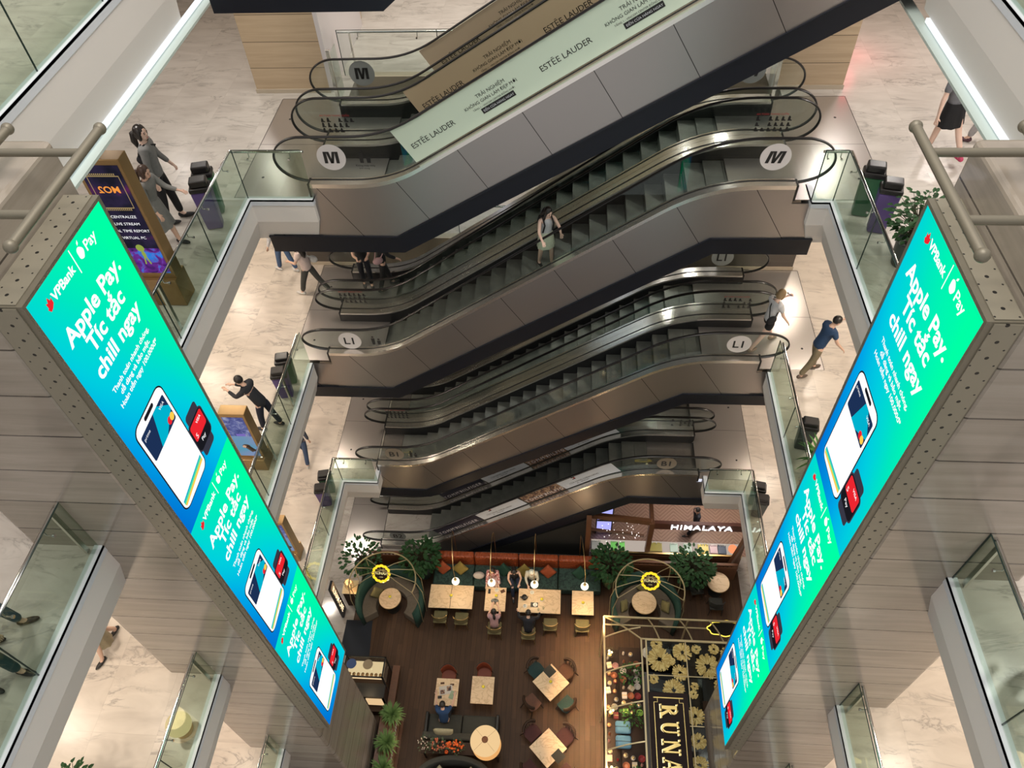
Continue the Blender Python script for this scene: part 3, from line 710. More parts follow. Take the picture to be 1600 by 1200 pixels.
# ------------------------------------------------------------------ level markers stuck on the glass
M_DISC = mat('pale_disc_vinyl', (.62, .58, .57), .5); M_DISCD = mat('grey_disc_vinyl', (.27, .29, .28), .5); M_INK = mat('black_ink', (.008, .008, .008), .5)
M_DISCB = mat('brown_disc_vinyl', (.20, .165, .12), .5)
def marker(x, yg, z, txt, m, lab, icon=0, r=.29, sh=0):
    t = thing('level_marker', lab, 'sign', (x, yg, z), 0, 'level markers on the escalator glass')
    mb = MB(); mb.add([(r*cos(a), -.008, r*sin(a)) for a in [2*pi*i/36 for i in range(36)]]+[(r*cos(a), -.006, r*sin(a)) for a in [2*pi*i/36 for i in range(36)]], [list(range(36)), list(range(36, 72))])
    mb.obj('disc', m, t)
    mb = MB(); s_ = .40 if len(txt) == 1 else .33
    if txt == 'M':
        k = .19*sh*.9; q = lambda x, z: (x+sh*z, -.0115, z)
        for p in (((-.15, -.13), (-.085, -.13), (-.085, .13), (-.15, .13)), ((.085, -.13), (.15, -.13), (.15, .13), (.085, .13)), ((-.09, .13), (-.03, -.13), (.02, -.13), (-.03, .13)), ((.09, .13), (.03, -.13), (-.02, -.13), (.03, .13))):
            mb.add([q(*c) for c in p], [(0, 1, 2, 3)])
    else: put_text(mb, txt, s_, (0, -.011, -s_*.35), (1, 0, 0), (0, 0, 1), align='CENTER', offset=.006, shear=sh)
    mb.obj('letter', M_INK, t)
    if icon:
        mb = MB(); ix = icon
        for dx, h in ((0, .30), (.14, .19)):
            c = ix+dx; mb.add([(c-.035, -.01, -.12), (c+.035, -.01, -.12), (c+.045, -.01, -.12+h*.75), (c-.045, -.01, -.12+h*.75)], [(0, 1, 2, 3)])
            mb.add([(c+.03*cos(a), -.01, -.12+h*.75+.045+.03*sin(a)) for a in [2*pi*i/10 for i in range(10)]], [list(range(10))])
        put_text(mb, 'Không chạy nhảy', .055, (ix-.14, -.01, -.2), (1, 0, 0), (0, 0, 1)); put_text(mb, 'trên thang', .05, (ix-.08, -.01, -.26), (1, 0, 0), (0, 0, 1))
        mb.obj('safety_pictogram', M_INK, t)
for a in [(-4.71, 12.87, 16.12, 'M', M_DISC, 'pale round M sign on the near glass, left mezzanine end', .6),
          (3.88, 12.87, 16.13, 'M', M_DISC, 'pale round slanted M sign on the near glass, right mezzanine end', 0),
          (-4.67, 15.97, 16.24, 'M', M_DISCD, 'grey round sign with a black M on the far glass at the left mezzanine end', 0),
          (3.86, 15.97, 16.24, 'M', M_DISCD, 'grey round sign with a black M on the far glass at the right mezzanine end', -.58),
          (-5.42, 12.87, 10.86, 'L1', M_DISC, 'pale round L1 sign on the near glass at the left end', .6),
          (4.15, 12.87, 10.98, 'L1', M_DISC, 'pale round L1 sign on the near glass at the right end', 0),
          (4.10, 15.97, 11.06, 'L1', M_DISCD, 'grey L1 sign half hidden under the black escalator band', 0),
          (-5.07, 12.87, 5.95, 'B1', M_DISCB, 'brown round B1 sign on the near glass at the left end', .5),
          (3.01, 12.87, 5.86, 'B1', M_DISCB, 'brown round B1 sign on the near glass at the right end', 0),
          (-5.75, 12.87, .95, 'B2', M_DISCD, 'dark round B2 sign on the near glass above the cafe', 0)]:
    marker(a[0], a[1], a[2], a[3], a[4], a[5], icon=a[6], sh=.25 if a[3] == 'M' and a[0] > 0 else 0)
# scalloped yellow sticker on the near glass at B1
def slopeframe(E, y, x, h=0):
    d = Vector((1, 0, E.sl)).normalized(); return Vector((x, y, E.z(x)+h)), d, Vector((-d.z, 0, d.x))
def ad(E, y, x0, x1, m, lab, texts, skew=.55, h0=.05, h1=.66, cat='advertisement', ink=None, extra=None):
    o, d, n = slopeframe(E, y-.009, x0)
    t = thing('glass_advert', lab, cat, tuple(o), 0, 'adverts stuck on the escalator glass')
    k = [0, 1]; mb = MB(); cz = 1/math.sqrt(1+E.sl**2)
    N = 12; lo = []; hi = []
    for i in range(N+1):
        x = x0+(x1-x0)*i/N; lo.append((x, y-.009, E.z(x)+h0)); xx = x-skew*.6 if i in (0,) else x-skew*.6; hi.append((xx, y-.009, E.z(xx)+h1))
    A2 = [(p[0], p[1]+.003, p[2]) for p in lo]; B2 = [(p[0], p[1]+.003, p[2]) for p in hi]
    mb.ribbon(lo, hi, A2, B2); mb.obj('vinyl_panel', m, t, world=True)
    for (s, dist, up, size, kw) in texts:
        if x0+dist/math.hypot(1, E.sl) > x1-.3: continue
        mb = MB(); q = o+d*dist+n*(up*cz); q.y = y-.013
        put_text(mb, s, size, q, d, n, **kw)
        mb.obj('lettering', ink or M_INK, t, world=True)
    if extra: extra(t, o, d, n)
    return t
M_IRONF = mat('notice_frame', (.03, .03, .03), .4); M_MINT = mat('pale_mint_vinyl', (.56, .66, .54), .5); M_TAN = mat('tan_vinyl', (.66, .51, .33), .5); M_TAN2 = mat('light_tan_vinyl', (.80, .63, .44), .5)
M_PW = mat('pale_vinyl', (.60, .62, .66), .4)
def estee(off):
    return [('ESTĒE LAUDER', off+.17, .36, .155, dict(spacing=1.0)), ('TRẢI NGHIỆM', off+1.83, .60, .10, {}), ('KHÔNG GIAN LÀM ĐẸP MỚI', off+1.5, .475, .09, {}),
            ('TẦNG 1 - VINCOM CENTER ĐỒNG KHỞI', off+1.63, .375, .05, {})]
def blackbox(t, o, d, n):
    for off in (0, 2.93, 5.86):
        mb = MB(); a = o+d*(1.77+off)+n*.19; b = a+d*.72; c = b+n*.11; e = a+n*.11
        mb.add([(p.x, p.y-.004, p.z) for p in (a, b, c, e)], [(0, 1, 2, 3)])
        b_ = mb.obj('black_box', M_INK, t, world=True)
        mb = MB(); q = o+d*(1.80+off)+n*.22; q.y -= .006; put_text(mb, 'ĐẾN CỬA HÀNG NGAY', .062, q, d, n); mb.obj('white_lettering', M_PW, t, world=True)
ad(EA, 12.87, -3.02, 3.6, M_MINT, 'pale mint advert with dark lettering on the near escalator glass', estee(0)+estee(2.93)+estee(5.86), h1=.93, skew=.7, extra=blackbox)
ad(EA, 14.32, -3.0, 3.6, M_TAN, 'tan advert with dark lettering on the middle escalator glass', estee(0)+estee(2.93)+estee(5.86), h1=.93, skew=.7)
ad(EA, 15.97, -2.9, 3.6, M_TAN2, 'tan advert with dark lettering on the farthest escalator glass', estee(.1)+estee(3.03)+estee(5.96), h1=.93, skew=.7)
def th(n0):
    return [('TOMMY', .1, .14, .20, dict(spacing=1.5)), ('HILFIGER', 1.0, .14, .20, dict(spacing=1.4))] if n0 else []
M_ADK = mat('dark_photo_vinyl', (.015, .015, .03), .4); M_ADB = None
def photo_mat():
    m = mat('photo_collage_vinyl', (.2, .12, .08), .45); n = NT(m)
    n.base(n.ramp(n.noise(n.co(), 7, 2, 1.5), [(.35, (.02, .012, .015)), (.5, (.16, .07, .04)), (.6, (.45, .30, .19)), (.7, (.05, .03, .03))])); return m
M_PHOTO = photo_mat()
mat('red_plastic', (.5, .02, .03), .4)
ex = [(-4.15, -2.6, M_ADK, True, 'dark navy advert panel'), (-2.6, -1.13, M_PW, False, 'pale advert panel with small lettering'), (-1.1, .1, M_PHOTO, True, 'brown photo advert panel'), (.1, 1.72, M_PW, False, 'pale advert panel with a small flag emblem')]
M_LTXT = mat('white_vinyl_letters', (.75, .72, .75), .5)
def flag(t, o, d, n):
    mb = MB(); 
    for (a, b, c, e, k) in ((.5, .36, .62, .40, 0), (.5, .40, .56, .44, 1), (.56, .40, .62, .44, 2), (.5, .44, .62, .48, 0)):
        mb.cur = k; q = [o+d*a+n*b, o+d*c+n*b, o+d*c+n*e, o+d*a+n*e]; mb.add([(p.x, p.y-.004, p.z) for p in q], [(0, 1, 2, 3)])
    mb.obj('flag_emblem', [M_INK, M_LTXT, MT['red_plastic']], t, world=True)
mat('red_plastic', (.5, .02, .03), .4)
for gy, wh in ((12.87, 'near'), (14.32, 'middle')):
    for x0, x1, m, dk, lb in ex:
        if gy > 13 and m is M_PW: x0 += .02
        if dk: ad(ED, gy, x0, x1-.01, m, '%s on the %s glass of the lowest escalators' % (lb, wh), [('TOMMY', .02, .13, .19, dict(spacing=1.4)), ('HILFIGER', .80, .13, .19, dict(spacing=1.3))], h1=.6, ink=M_LTXT)
        else: ad(ED, gy, x0, x1-.01, m, '%s on the %s glass of the lowest escalators' % (lb, wh), [('CỬA HÀNG CHÍNH HÃNG', .28, .24, .09, {}), ('B1 - VINCOM', .5, .13, .075, {})], h1=.6, extra=flag)
# safety notices on the rear glass next to each end
def notice(x, y, z, lab, w=.75, h=.36):
    t = thing('safety_notice', lab, 'sticker', (x, y, z), 0, 'safety notices on the escalator glass')
    rnd = random.Random(int(abs(x*100)+z*10))
    for r in range(3):
        for c in range(6):
            xx = -w/2+w*(c+.1)/6; zz = h/2-h*(r+1)/3+.02; q = rnd.random(); q2 = rnd.random()
            if q < .15: continue
            mb = MB(); k = .05+.03*q2
            mb.add([(xx, -.008, zz), (xx+.085, -.008, zz), (xx+.085, -.008, zz+.02), (xx+.055, -.008, zz+.03), (xx+.05, -.008, zz+k+.02), (xx+.02, -.008, zz+k+.04), (xx+.005, -.008, zz+k)], [tuple(range(7))])
            mb.obj('pictogram', M_INK, t)
    mb = MB(); put_text(mb, 'AN TOÀN THANG CUỐN', .055, (-w/2, -.009, h/2+.03), (1, 0, 0), (0, 0, 1)); mb.obj('heading', MT['red_plastic'], t)
for (x, y, z, l) in ((-4.9, 14.32, 15.95, 'left mezzanine end'), (4.1, 14.32, 15.95, 'right mezzanine end'), (-5.6, 14.32, 10.95, 'left middle floor end'), (4.3, 14.32, 10.95, 'right middle floor end'), (-5.2, 14.32, 6.0, 'left B1 end'), (3.6, 14.32, 5.95, 'right B1 end')):
    notice(x, y, z, 'cluster of small black safety pictograms on the middle glass at the %s' % l)

def steelpost(x, y, z, lab, sx):
    t = thing('steel_barrier', lab, 'barrier', (x, y, z), 0, 'steel and glass barriers behind the rear escalator'); mb = MB(); mb.box(-.04, -.03, 0, .04, .03, 1.35); mb.obj('post', M_STEEL, t, bevel=.006)
    mb = MB(); mb.box(-.006, .03, .05, .006, .62, 1.2); mb.obj('glass_panel', M_EGLASS, t)
steelpost(-5.45, 16.30, 15.27, 'steel post with a small glass panel beside the left wooden block', 1); steelpost(4.5, 16.30, 15.27, 'steel post with a small glass panel beside the right wooden block', -1)
t = thing('wall_notice', 'framed white notice on the right pale wooden block', 'notice', (5.04, 16.93, 16.62)); mb = MB(); mb.box(0, 0, 0, .36, .02, .5); mb.obj('frame', M_IRONF, t); mb = MB(); mb.box(.012, -.004, .012, .348, 0, .488); mb.obj('paper', mat('notice_paper', (.5, .47, .42), .6), t)
mb = MB(); 
for k in range(7): mb = MB(); mb.box(.08, -.006, .40-k*.05, .28-.04*(k % 3), -.004, .405-k*.05); mb.obj('text_line', mat('faint_ink', (.2, .19, .18), .6), t)
t = thing('cream_disc', 'round cream disc lying on a step of the middle front escalator', 'litter', (-2.37, 13.5, 11.66)); mb = MB(); mb.lathe([(0, 0), (.055, 0), (.06, .012), (.05, .02), (0, .016)], (0, 0, 0), 18); mb.obj('disc', mat('matt_cream', (.72, .66, .5), .6), t)  # plain cream disc set on the step, not identified further
# ------------------------------------------------------------------ people
M_SKIN = mat('skin', (.62, .40, .30), .5); M_SKIN2 = mat('light_skin', (.72, .50, .40), .5); M_HAIR = mat('black_hair', (.012, .009, .008), .35)
M_BRN = mat('brown_hair', (.05, .025, .015), .4); M_BLOND = mat('fair_hair', (.28, .19, .10), .4)
M_LIP = mat('lips', (.42, .10, .09), .4); M_EYE = mat('dark_eye', (.01, .01, .01), .2)
def skin_mesh(V, E_, Rd, sub=1):
    me = bpy.data.meshes.new('s'); me.from_pydata([tuple(v) for v in V], E_, []); o = bpy.data.objects.new('s', me); COL.objects.link(o)
    sk = o.modifiers.new('k', 'SKIN'); sk.use_smooth_shade = True
    if not me.skin_vertices: me.attributes  # layer is created by the modifier
    sv = me.skin_vertices[0].data if me.skin_vertices else None
    if sv is None:
        bm = bmesh.new(); bm.from_mesh(me); bm.verts.layers.skin.verify(); bm.to_mesh(me); bm.free(); sv = me.skin_vertices[0].data
    for i, r in enumerate(Rd): sv[i].radius = r if isinstance(r, tuple) else (r, r); sv[i].use_root = (i == 0)
    if sub: s2 = o.modifiers.new('u', 'SUBSURF'); s2.levels = sub; s2.render_levels = sub
    bpy.context.view_layer.update()
    out = bpy.data.meshes.new_from_object(o.evaluated_get(bpy.context.evaluated_depsgraph_get()))
    bpy.data.objects.remove(o); bpy.data.meshes.remove(me); return out
def cloth(name, col, pat=0):
    if name in MT: return MT[name]
    m = mat(name, col, .85); n = NT(m)
    c = n.mix(n.noise(n.ob(), 14, 3), tuple(x*.75 for x in col), tuple(min(1, x*1.15) for x in col))
    if pat: c = n.mix(n.math('GREATER_THAN', n.noise(n.ob(), 22, 2), .55), c, (.7, .62, .6))
    n.base(c); return m
def person(label, loc, rz, H=1.7, top=(.3, .3, .3), bottom=(.05, .05, .06), kind='trousers', legs=((12, 0, 8), (-14, 0, 12)), arms=((10, 12, 15), (-8, 12, 12)), lean=4,
           sleeve='long', hair='short', haircol=None, shoes=(.03, .03, .03), skin=None, head=(0, 0), seated=False, hem=.50, extra=None, cat='person', coat=None, seat=None, tn=None, collar=None):
    """loc = point between the feet (or seat centre when seated); legs/arms: (forward, out, bend) for left, right"""
    s = H/1.7; skin = skin or M_SKIN; haircol = haircol or M_HAIR
    t = thing('person', label, cat, loc, rz, None)
    c_, s_ = cos(RAD(lean)), sin(RAD(lean))
    hz = .90
    def up(p):                                              # lean the upper body forward about the hips
        x, y, z = p; z -= hz; return Vector((x, y*c_+z*s_, z*c_-y*s_+hz))
    J = {}
    J['pel'] = Vector((0, 0, .92)); J['spi'] = up((0, 0, 1.10)); J['che'] = up((0, .01, 1.30)); J['nec'] = up((0, 0, 1.45)); J['hb'] = up((0, .015, 1.52))
    for i, sd in ((0, -1), (1, 1)):
        f, o_, b = legs[i]; hp = Vector((.09*sd, 0, .88)); a = RAD(f); a2 = RAD(f-b); so = sin(RAD(o_))*sd
        kn = hp+Vector((so*.42, sin(a)*.42, -cos(a)*.42)); an = kn+Vector((so*.12, sin(a2)*.40, -cos(a2)*.40))
        J['hip%d' % i], J['kne%d' % i], J['ank%d' % i] = hp, kn, an
        f, o_, b = arms[i]; sh = up((.165*sd, 0, 1.395)); a = RAD(f+lean*0); so = sin(RAD(o_))*sd
        el = sh+Vector((so*.28, sin(a)*.27, -cos(a)*.27)); a2 = RAD(f+b)
        inw = -.35*sd if b > 50 else so*.4
        d = Vector((inw, sin(a2), -cos(a2))).normalized(); wr = el+d*.24
        J['sh%d' % i], J['el%d' % i], J['wr%d' % i], J['ad%d' % i] = sh, el, wr, d
    zmin = min(J['ank0'].z, J['ank1'].z)-.075
    off = -zmin if not seated else (.47*(1/s) if False else 0)-(.80)
    if seated: off = -.80
    for k in J:
        if not k.startswith('ad'): J[k] = (J[k]+Vector((0, 0, off)))*s
    # body
    V = []; Ed = []; Rd = []
    def v(p, r, par=None):
        V.append(p); Rd.append(tuple(x*s for x in r) if isinstance(r, tuple) else (r*s, r*s)); i = len(V)-1
        if par is not None: Ed.append((par, i))
        return i
    fwd = Vector((sin(RAD(head[0])), cos(RAD(head[0])), 0)); hy = RAD(head[1]+lean)
    pel = v(J['pel'], (.12, .085)); spi = v(J['spi'], (.10, .072), pel); che = v(J['che'], (.125, .085), spi); nec = v(J['nec'], (.05, .05), che); hb = v(J['hb'], (.052, .058), nec)
    hups = Vector((0, 0, 1))*cos(hy)+fwd*sin(hy); hc = J['hb']+hups*.075*s+fwd*.012*s
    v(J['hb']+hups*.03*s, (.055, .06), hb)
    for i in (0, 1):
        sd = -1 if i == 0 else 1
        a = v(J['sh%d' % i], (.050, .048), che); b = v(J['el%d' % i], (.040, .038), a); w = v(J['wr%d' % i], (.027, .022), b)
        d = J['ad%d' % i]; side = d.cross(Vector((0, 0, 1)))
        if side.length < .2: side = Vector((0, 1, 0))
        side.normalize(); nrm = side.cross(d).normalized()
        pm = v(J['wr%d' % i]+d*.055*s, (.033, .018), w)
        for q, (lx, ln) in enumerate(((-.026, .07), (-.009, .082), (.009, .078), (.025, .062))):
            k1 = v(J['wr%d' % i]+(d*.095+side*lx)*s, .0095, pm); k2 = v(J['wr%d' % i]+(d*(.095+ln*.5)+side*lx*1.1-nrm*.006*q)*s, .0085, k1); v(J['wr%d' % i]+(d*(.095+ln*.85)+side*lx*1.1-nrm*(.02+.004*q))*s, .0075, k2)
        th = v(J['wr%d' % i]+(d*.05-side*.038)*s, .011, pm); v(J['wr%d' % i]+(d*.085-side*.052-nrm*.01)*s, .009, th)
        h = v(J['hip%d' % i], (.085, .085), pel); k = v(J['kne%d' % i], (.056, .056), h); mid = v(J['kne%d' % i].lerp(J['ank%d' % i], .35), (.052, .055), k); n_ = v(J['ank%d' % i], (.036, .038), mid)
        v(J['ank%d' % i]+Vector((0, .07, -.045))*s, (.032, .028), n_); v(J['ank%d' % i]+Vector((0, .14, -.055))*s, (.028, .018), len(V)-1)
    me = skin_mesh(V, Ed, Rd)
    Mh = Matrix((fwd.cross(hups).normalized(), (hups.cross(fwd.cross(hups))).normalized(), hups)).transposed().to_4x4(); Mh.translation = hc
    mb = MB(); mb.mesh(me); bpy.data.meshes.remove(me)
    mb.X = Mh; hs = s
    mb.ball((0, 0, .01*hs), (.076*hs, .092*hs, .115*hs), 16, 12); mb.ball((0, .04*hs, -.045*hs), (.052*hs, .05*hs, .06*hs), 12, 8)
    mb.ball((0, .093*hs, -.012*hs), (.012*hs, .018*hs, .022*hs), 8, 6)
    for sd in (-1, 1): mb.ball((sd*.078*hs, -.005*hs, -.005*hs), (.012*hs, .022*hs, .032*hs), 8, 6)
    mb.cur = 1
    for sd in (-1, 1): mb.ball((sd*.030*hs, .083*hs, .012*hs), (.013*hs, .008*hs, .006*hs), 8, 6); mb.ball((sd*.030*hs, .084*hs, .034*hs), (.018*hs, .008*hs, .004*hs), 8, 4)
    mb.cur = 2; mb.ball((0, .086*hs, -.055*hs), (.022*hs, .008*hs, .007*hs), 8, 6)
    mb.X = None
    mb.obj('body', [skin, M_EYE, M_LIP], t, smooth='all')
    # hair
    mb = MB(); mb.X = Mh
    if hair != 'none':
        mb.ball((0, -.018*hs, .038*hs), (.090*hs, .098*hs, .105*hs), 16, 10)
        if hair in ('long', 'bob', 'pony'):
            mb.ball((0, -.045*hs, -.01*hs), (.088*hs, .068*hs, .10*hs), 14, 8)
            for sd in (-1, 1): mb.ball((sd*.072*hs, .005*hs, -.01*hs), (.022*hs, .045*hs, .085*hs), 10, 8)
        if hair == 'long': mb.tube([(0, -.06*hs, 0), (0, -.085*hs, -.12*hs), (.0, -.10*hs, -.26*hs), (0, -.10*hs, -.36*hs)], [.085*hs, .085*hs, .075*hs, .02*hs], 12)
        if hair == 'long':
            for sd in (-1, 1): mb.tube([(sd*.07*hs, .0, 0), (sd*.085*hs, .02*hs, -.12*hs), (sd*.09*hs, .05*hs, -.24*hs)], [.03*hs, .035*hs, .012*hs], 8)
        if hair == 'pony': mb.tube([(0, -.09*hs, .03*hs), (.02*hs, -.15*hs, -.02*hs), (.03*hs, -.16*hs, -.14*hs), (.03*hs, -.13*hs, -.28*hs)], [.03*hs, .045*hs, .05*hs, .012*hs], 10)
    mb.X = None
    if hair == 'cap': pass
    mb.obj('hair', haircol, t, smooth='all')
    cn = lambda c: cloth('fabric_%02x%02x%02x' % tuple(int(255*x) for x in c), c)
    # top
    V = []; Ed = []; Rd = []; g = .018
    a9 = v(J['pel']+Vector((0, 0, -.07))*s, (.155, .12)); a0 = v(J['pel']+Vector((0, 0, .0)), (.15+g, .115+g), a9); a1 = v(J['spi'], (.125+g, .098+g), a0); a2 = v(J['che'], (.152+g, .118+g), a1); a3 = v(J['che'].lerp(J['nec'], .62), (.115, .088), a2); v(J['che'].lerp(J['nec'], .93), (.066, .064), a3)
    if sleeve != 'none':
        for i in (0, 1):
            b = v(J['sh%d' % i], (.076, .074), a3); e = J['el%d' % i]
            if sleeve == 'short': v(J['sh%d' % i].lerp(e, .62), (.062, .06), b)
            else: e_ = v(e, (.053, .052), b); v(e.lerp(J['wr%d' % i], .93), (.04, .038), e_)
    me = skin_mesh(V, Ed, Rd); mb = MB(); mb.mesh(me); bpy.data.meshes.remove(me)
    mb.obj('coat' if coat else 'top', tn or cn(top), t, smooth='all')
    # bottom
    def lathe_skirt(z1, r0, r1, nm, m, rip=.012):
        mb = MB(); vs = []; fs = []; N = 36; top_ = J['pel']+Vector((0, 0, .12))*s
        cx = (J['kne0']+J['kne1'])/2
        for q in range(6):
            f = q/5; cc = top_.lerp(Vector((cx.x*.6*f, cx.y*f, 0)), 0); zz = top_.z+(z1-top_.z)*f; yo = cx.y*f*.7*(1 if f else 0)
            for k in range(N):
                a = 2*pi*k/N; r = (r0+(r1-r0)*f**.7)*s+(rip*s*f*sin(9*a)); vs.append((r*cos(a), yo*.6+r*.80*sin(a), zz))
        for q in range(5):
            for k in range(N): fs.append((q*N+k, q*N+(k+1) % N, (q+1)*N+(k+1) % N, (q+1)*N+k))
        mb.add(vs, fs); mb.obj(nm, m, t, smooth='all')
    V = []; Ed = []; Rd = []
    if kind in ('trousers', 'shorts'):
        a00 = v(J['pel']+Vector((0, 0, .09))*s, (.135, .105)); a0 = v(J['pel']+Vector((0, 0, .0))*s, (.142, .114), a00)
        for i in (0, 1):
            w = 1.25 if kind == 'trousers' else 1.3
            b = v(J['hip%d' % i], (.10, .10), a0)
            if kind == 'shorts': v(J['hip%d' % i].lerp(J['kne%d' % i], .55), (.095, .095), b)
            else: k = v(J['kne%d' % i], (.074, .074), b); v(J['ank%d' % i]+Vector((0, 0, .02))*s, (.062, .064), k)
        me = skin_mesh(V, Ed, Rd); mb = MB(); mb.mesh(me); bpy.data.meshes.remove(me); mb.obj(kind, cn(bottom), t, smooth='all')
    elif kind == 'skirt': lathe_skirt((hem+off)*s if False else hem*s, .15, .21, 'skirt', cn(bottom))
    elif kind == 'dress': lathe_skirt(hem*s, .155, .26, 'dress_skirt', cn(top if bottom is None else bottom), .02)
    # shoes
    for i in (0, 1):
        mb = MB(); a = J['ank%d' % i]; mb.ball(a+Vector((0, .075, -.045))*s, (.045*s, .135*s, .034*s), 14, 8); mb.ball(a+Vector((0, -.015, -.03))*s, (.042*s, .055*s, .05*s), 12, 8)
        mb.obj('shoe', mat('shoe_%02x%02x%02x' % tuple(int(255*x) for x in shoes), shoes, .5), t, smooth='all')
    if extra: extra(t, J, s)
    return t
def backpack(col=(.01, .01, .012)):
    def f(t, J, s):
        m = cloth('bag_%d' % int(col[0]*1000), col); c = (J['che']+J['spi'])/2+Vector((0, -.17, .02))*s
        mb = MB(); mb.ball(c, (.14*s, .085*s, .20*s), 16, 10); b = mb.obj('backpack', m, t, smooth='all')
        mb = MB()
        for sd in (-1, 1): mb.tube([c+Vector((sd*.09, 0, .16))*s, J['che']+Vector((sd*.10, 0, .17))*s, J['che']+Vector((sd*.11, .14, .02))*s, J['spi']+Vector((sd*.12, .08, -.02))*s], .018*s, 8)
        mb.obj('strap', m, b, smooth=True)
    return f
def shoulderbag(col, side=1, off=(0, -.12, 0)):
    def f(t, J, s):
        m = cloth('bag_%d' % int(col[0]*1000), col); c = J['pel']+Vector((.17*side, off[1], .14))*s
        mb = MB(); mb.ball(c, (.07*s, .13*s, .10*s), 14, 8); b = mb.obj('shoulder_bag', m, t, smooth='all')
        mb = MB(); mb.tube([c+Vector((0, .08, .06))*s, J['che']+Vector((.06*side, .13, .05))*s, J['sh%d' % (0 if side > 0 else 1)]+Vector((.05*side, .02, .06))*s, J['che']+Vector((-.02*side, -.13, 0))*s, c+Vector((0, -.08, .06))*s], .012*s, 6)
        mb.obj('strap', m, b, smooth=True)
    return f
def phone(t, J, s, lit=True, i=1):
    p = J['wr%d' % i]+J['ad%d' % i]*.11*s; mb = MB(); mb.X = Matrix.Translation(p) @ Euler((RAD(50), 0, 0)).to_matrix().to_4x4(); mb.box(-.04, -.005, -.075, .04, .005, .075)
    b = mb.obj('phone', M_INK, t, bevel=.004)
    mb = MB(); mb.X = Matrix.Translation(p) @ Euler((RAD(50), 0, 0)).to_matrix().to_4x4(); mb.box(-.035, -.007, -.068, .035, -.005, .068); mb.obj('phone_screen', emat('phone_glow', (.55, .6, 1), .9), b)
def wheel(t, J, s): pass
D = RAD
person('woman with long dark hair and pale green skirt riding the front middle escalator', (-.50, 13.32, 12.98), D(-152), 1.66, (.48, .50, .52), (.50, .54, .42), 'skirt', ((6, 3, 4), (-6, 3, 8)), ((30, 18, 62), (42, 22, 40)), 4, 'none', 'long', shoes=(.008, .008, .01), skin=M_SKIN2, head=(-12, 18), hem=.62, extra=backpack())
person('woman in a black cap and long grey coat standing behind the dark totem', (-7.85, 11.95, 15.27), D(-75), 2.06, (.20, .20, .195), (.01, .01, .012), 'trousers', ((8, 0, 4), (-6, 0, 6)), ((12, 8, 20), (-6, 8, 10)), 2, 'long', 'pony', shoes=(.01, .01, .01), head=(28, 0), skin=M_SKIN2, extra=shoulderbag((.008, .008, .01), -1), coat=True)
person('woman with a ponytail and long grey dress bending at the dark totem', (-7.72, 11.2, 15.27), D(-100), 1.78, (.19, .19, .18), (.185, .185, .175), 'dress', ((14, 0, 6), (-12, 0, 10)), ((35, 10, 40), (10, 12, 20)), 12, 'long', 'pony', haircol=M_BRN, shoes=(.01, .01, .01), hem=.42)
person('woman in a grey shirt, black skirt and pink shoes striding on the right mezzanine', (7.62, 14.3, 15.27), D(15), 2.02, (.16, .165, .18), (.008, .009, .013), 'skirt', ((16, 2, 4), (-20, 2, 14)), ((-20, 30, 8), (16, 10, 10)), 3, 'short', 'bob', shoes=(.55, .06, .14), skin=M_SKIN2, hem=.60).rotation_euler.y = D(-7)
person('person in grey trousers and dark loafers half hidden by the upper right slab edge', (8.55, 14.75, 15.27), D(60), 1.95, (.3, .3, .32), (.33, .32, .32), 'trousers', ((16, 0, 4), (-16, 0, 8)), shoes=(.06, .02, .03))
person('woman in a pink top and wide dark trousers walking at the left middle floor', (-7.0, 15.2, 10.27), D(75), 1.86, (.62, .50, .47), (.055, .055, .05), 'trousers', ((22, 0, 6), (-26, 0, 10)), ((20, 8, 60), (15, 10, 30)), 5, 'short', 'long', shoes=(.6, .58, .56), extra=shoulderbag((.5, .5, .5), 1), head=(20, 10))
person('person in wide blue jeans walking at the far left of the middle floor', (-8.0, 16.15, 10.27), D(60), 1.8, (.55, .55, .58), (.06, .11, .22), 'trousers', ((16, 0, 4), (-14, 0, 10)), shoes=(.55, .55, .55))
person('man in black holding a glowing phone beside the left ends of the middle escalators', (-5.55, 15.55, 10.27), D(200), 1.85, (.012, .012, .014), (.012, .013, .02), 'trousers', ((6, 0, 3), (-4, 0, 3)), ((35, 6, 70), (38, 6, 68)), 5, 'short', 'short', extra=lambda t, J, s: phone(t, J, s), head=(0, 20))
person('person in black with a rosy bag stepping onto the rear escalator of the middle floor', (-5.0, 15.45, 10.3), D(-60), 1.85, (.014, .014, .016), (.012, .012, .016), 'trousers', ((14, 0, 3), (-10, 0, 8)), ((30, 6, 60), (20, 6, 30)), 6, 'long', 'long', extra=shoulderbag((.55, .35, .36), 1))
person('fair haired woman in a white shirt and black dungarees looking at her phone', (4.92, 13.5, 10.285), D(-62), 1.85, (.62, .62, .64), (.008, .009, .012), 'shorts', ((24, 0, 6), (-26, 0, 12)), ((40, 10, 75), (15, 14, 20)), 6, 'short', 'bob', haircol=M_BLOND, shoes=(.30, .22, .16), skin=M_SKIN2, head=(0, 18), extra=lambda t, J, s: (phone(t, J, s, i=0), shoulderbag((.01, .01, .012), 1)(t, J, s)))
person('man in a navy shirt and khaki trousers leaning forward on the right middle floor', (5.9, 12.62, 10.27), D(-72), 1.86, (.018, .05, .12), (.20, .16, .10), 'trousers', ((14, 2, 6), (-16, 2, 10)), ((58, 10, 45), (20, 14, 20)), 16, 'short', 'short', shoes=(.10, .07, .05), head=(10, 5))
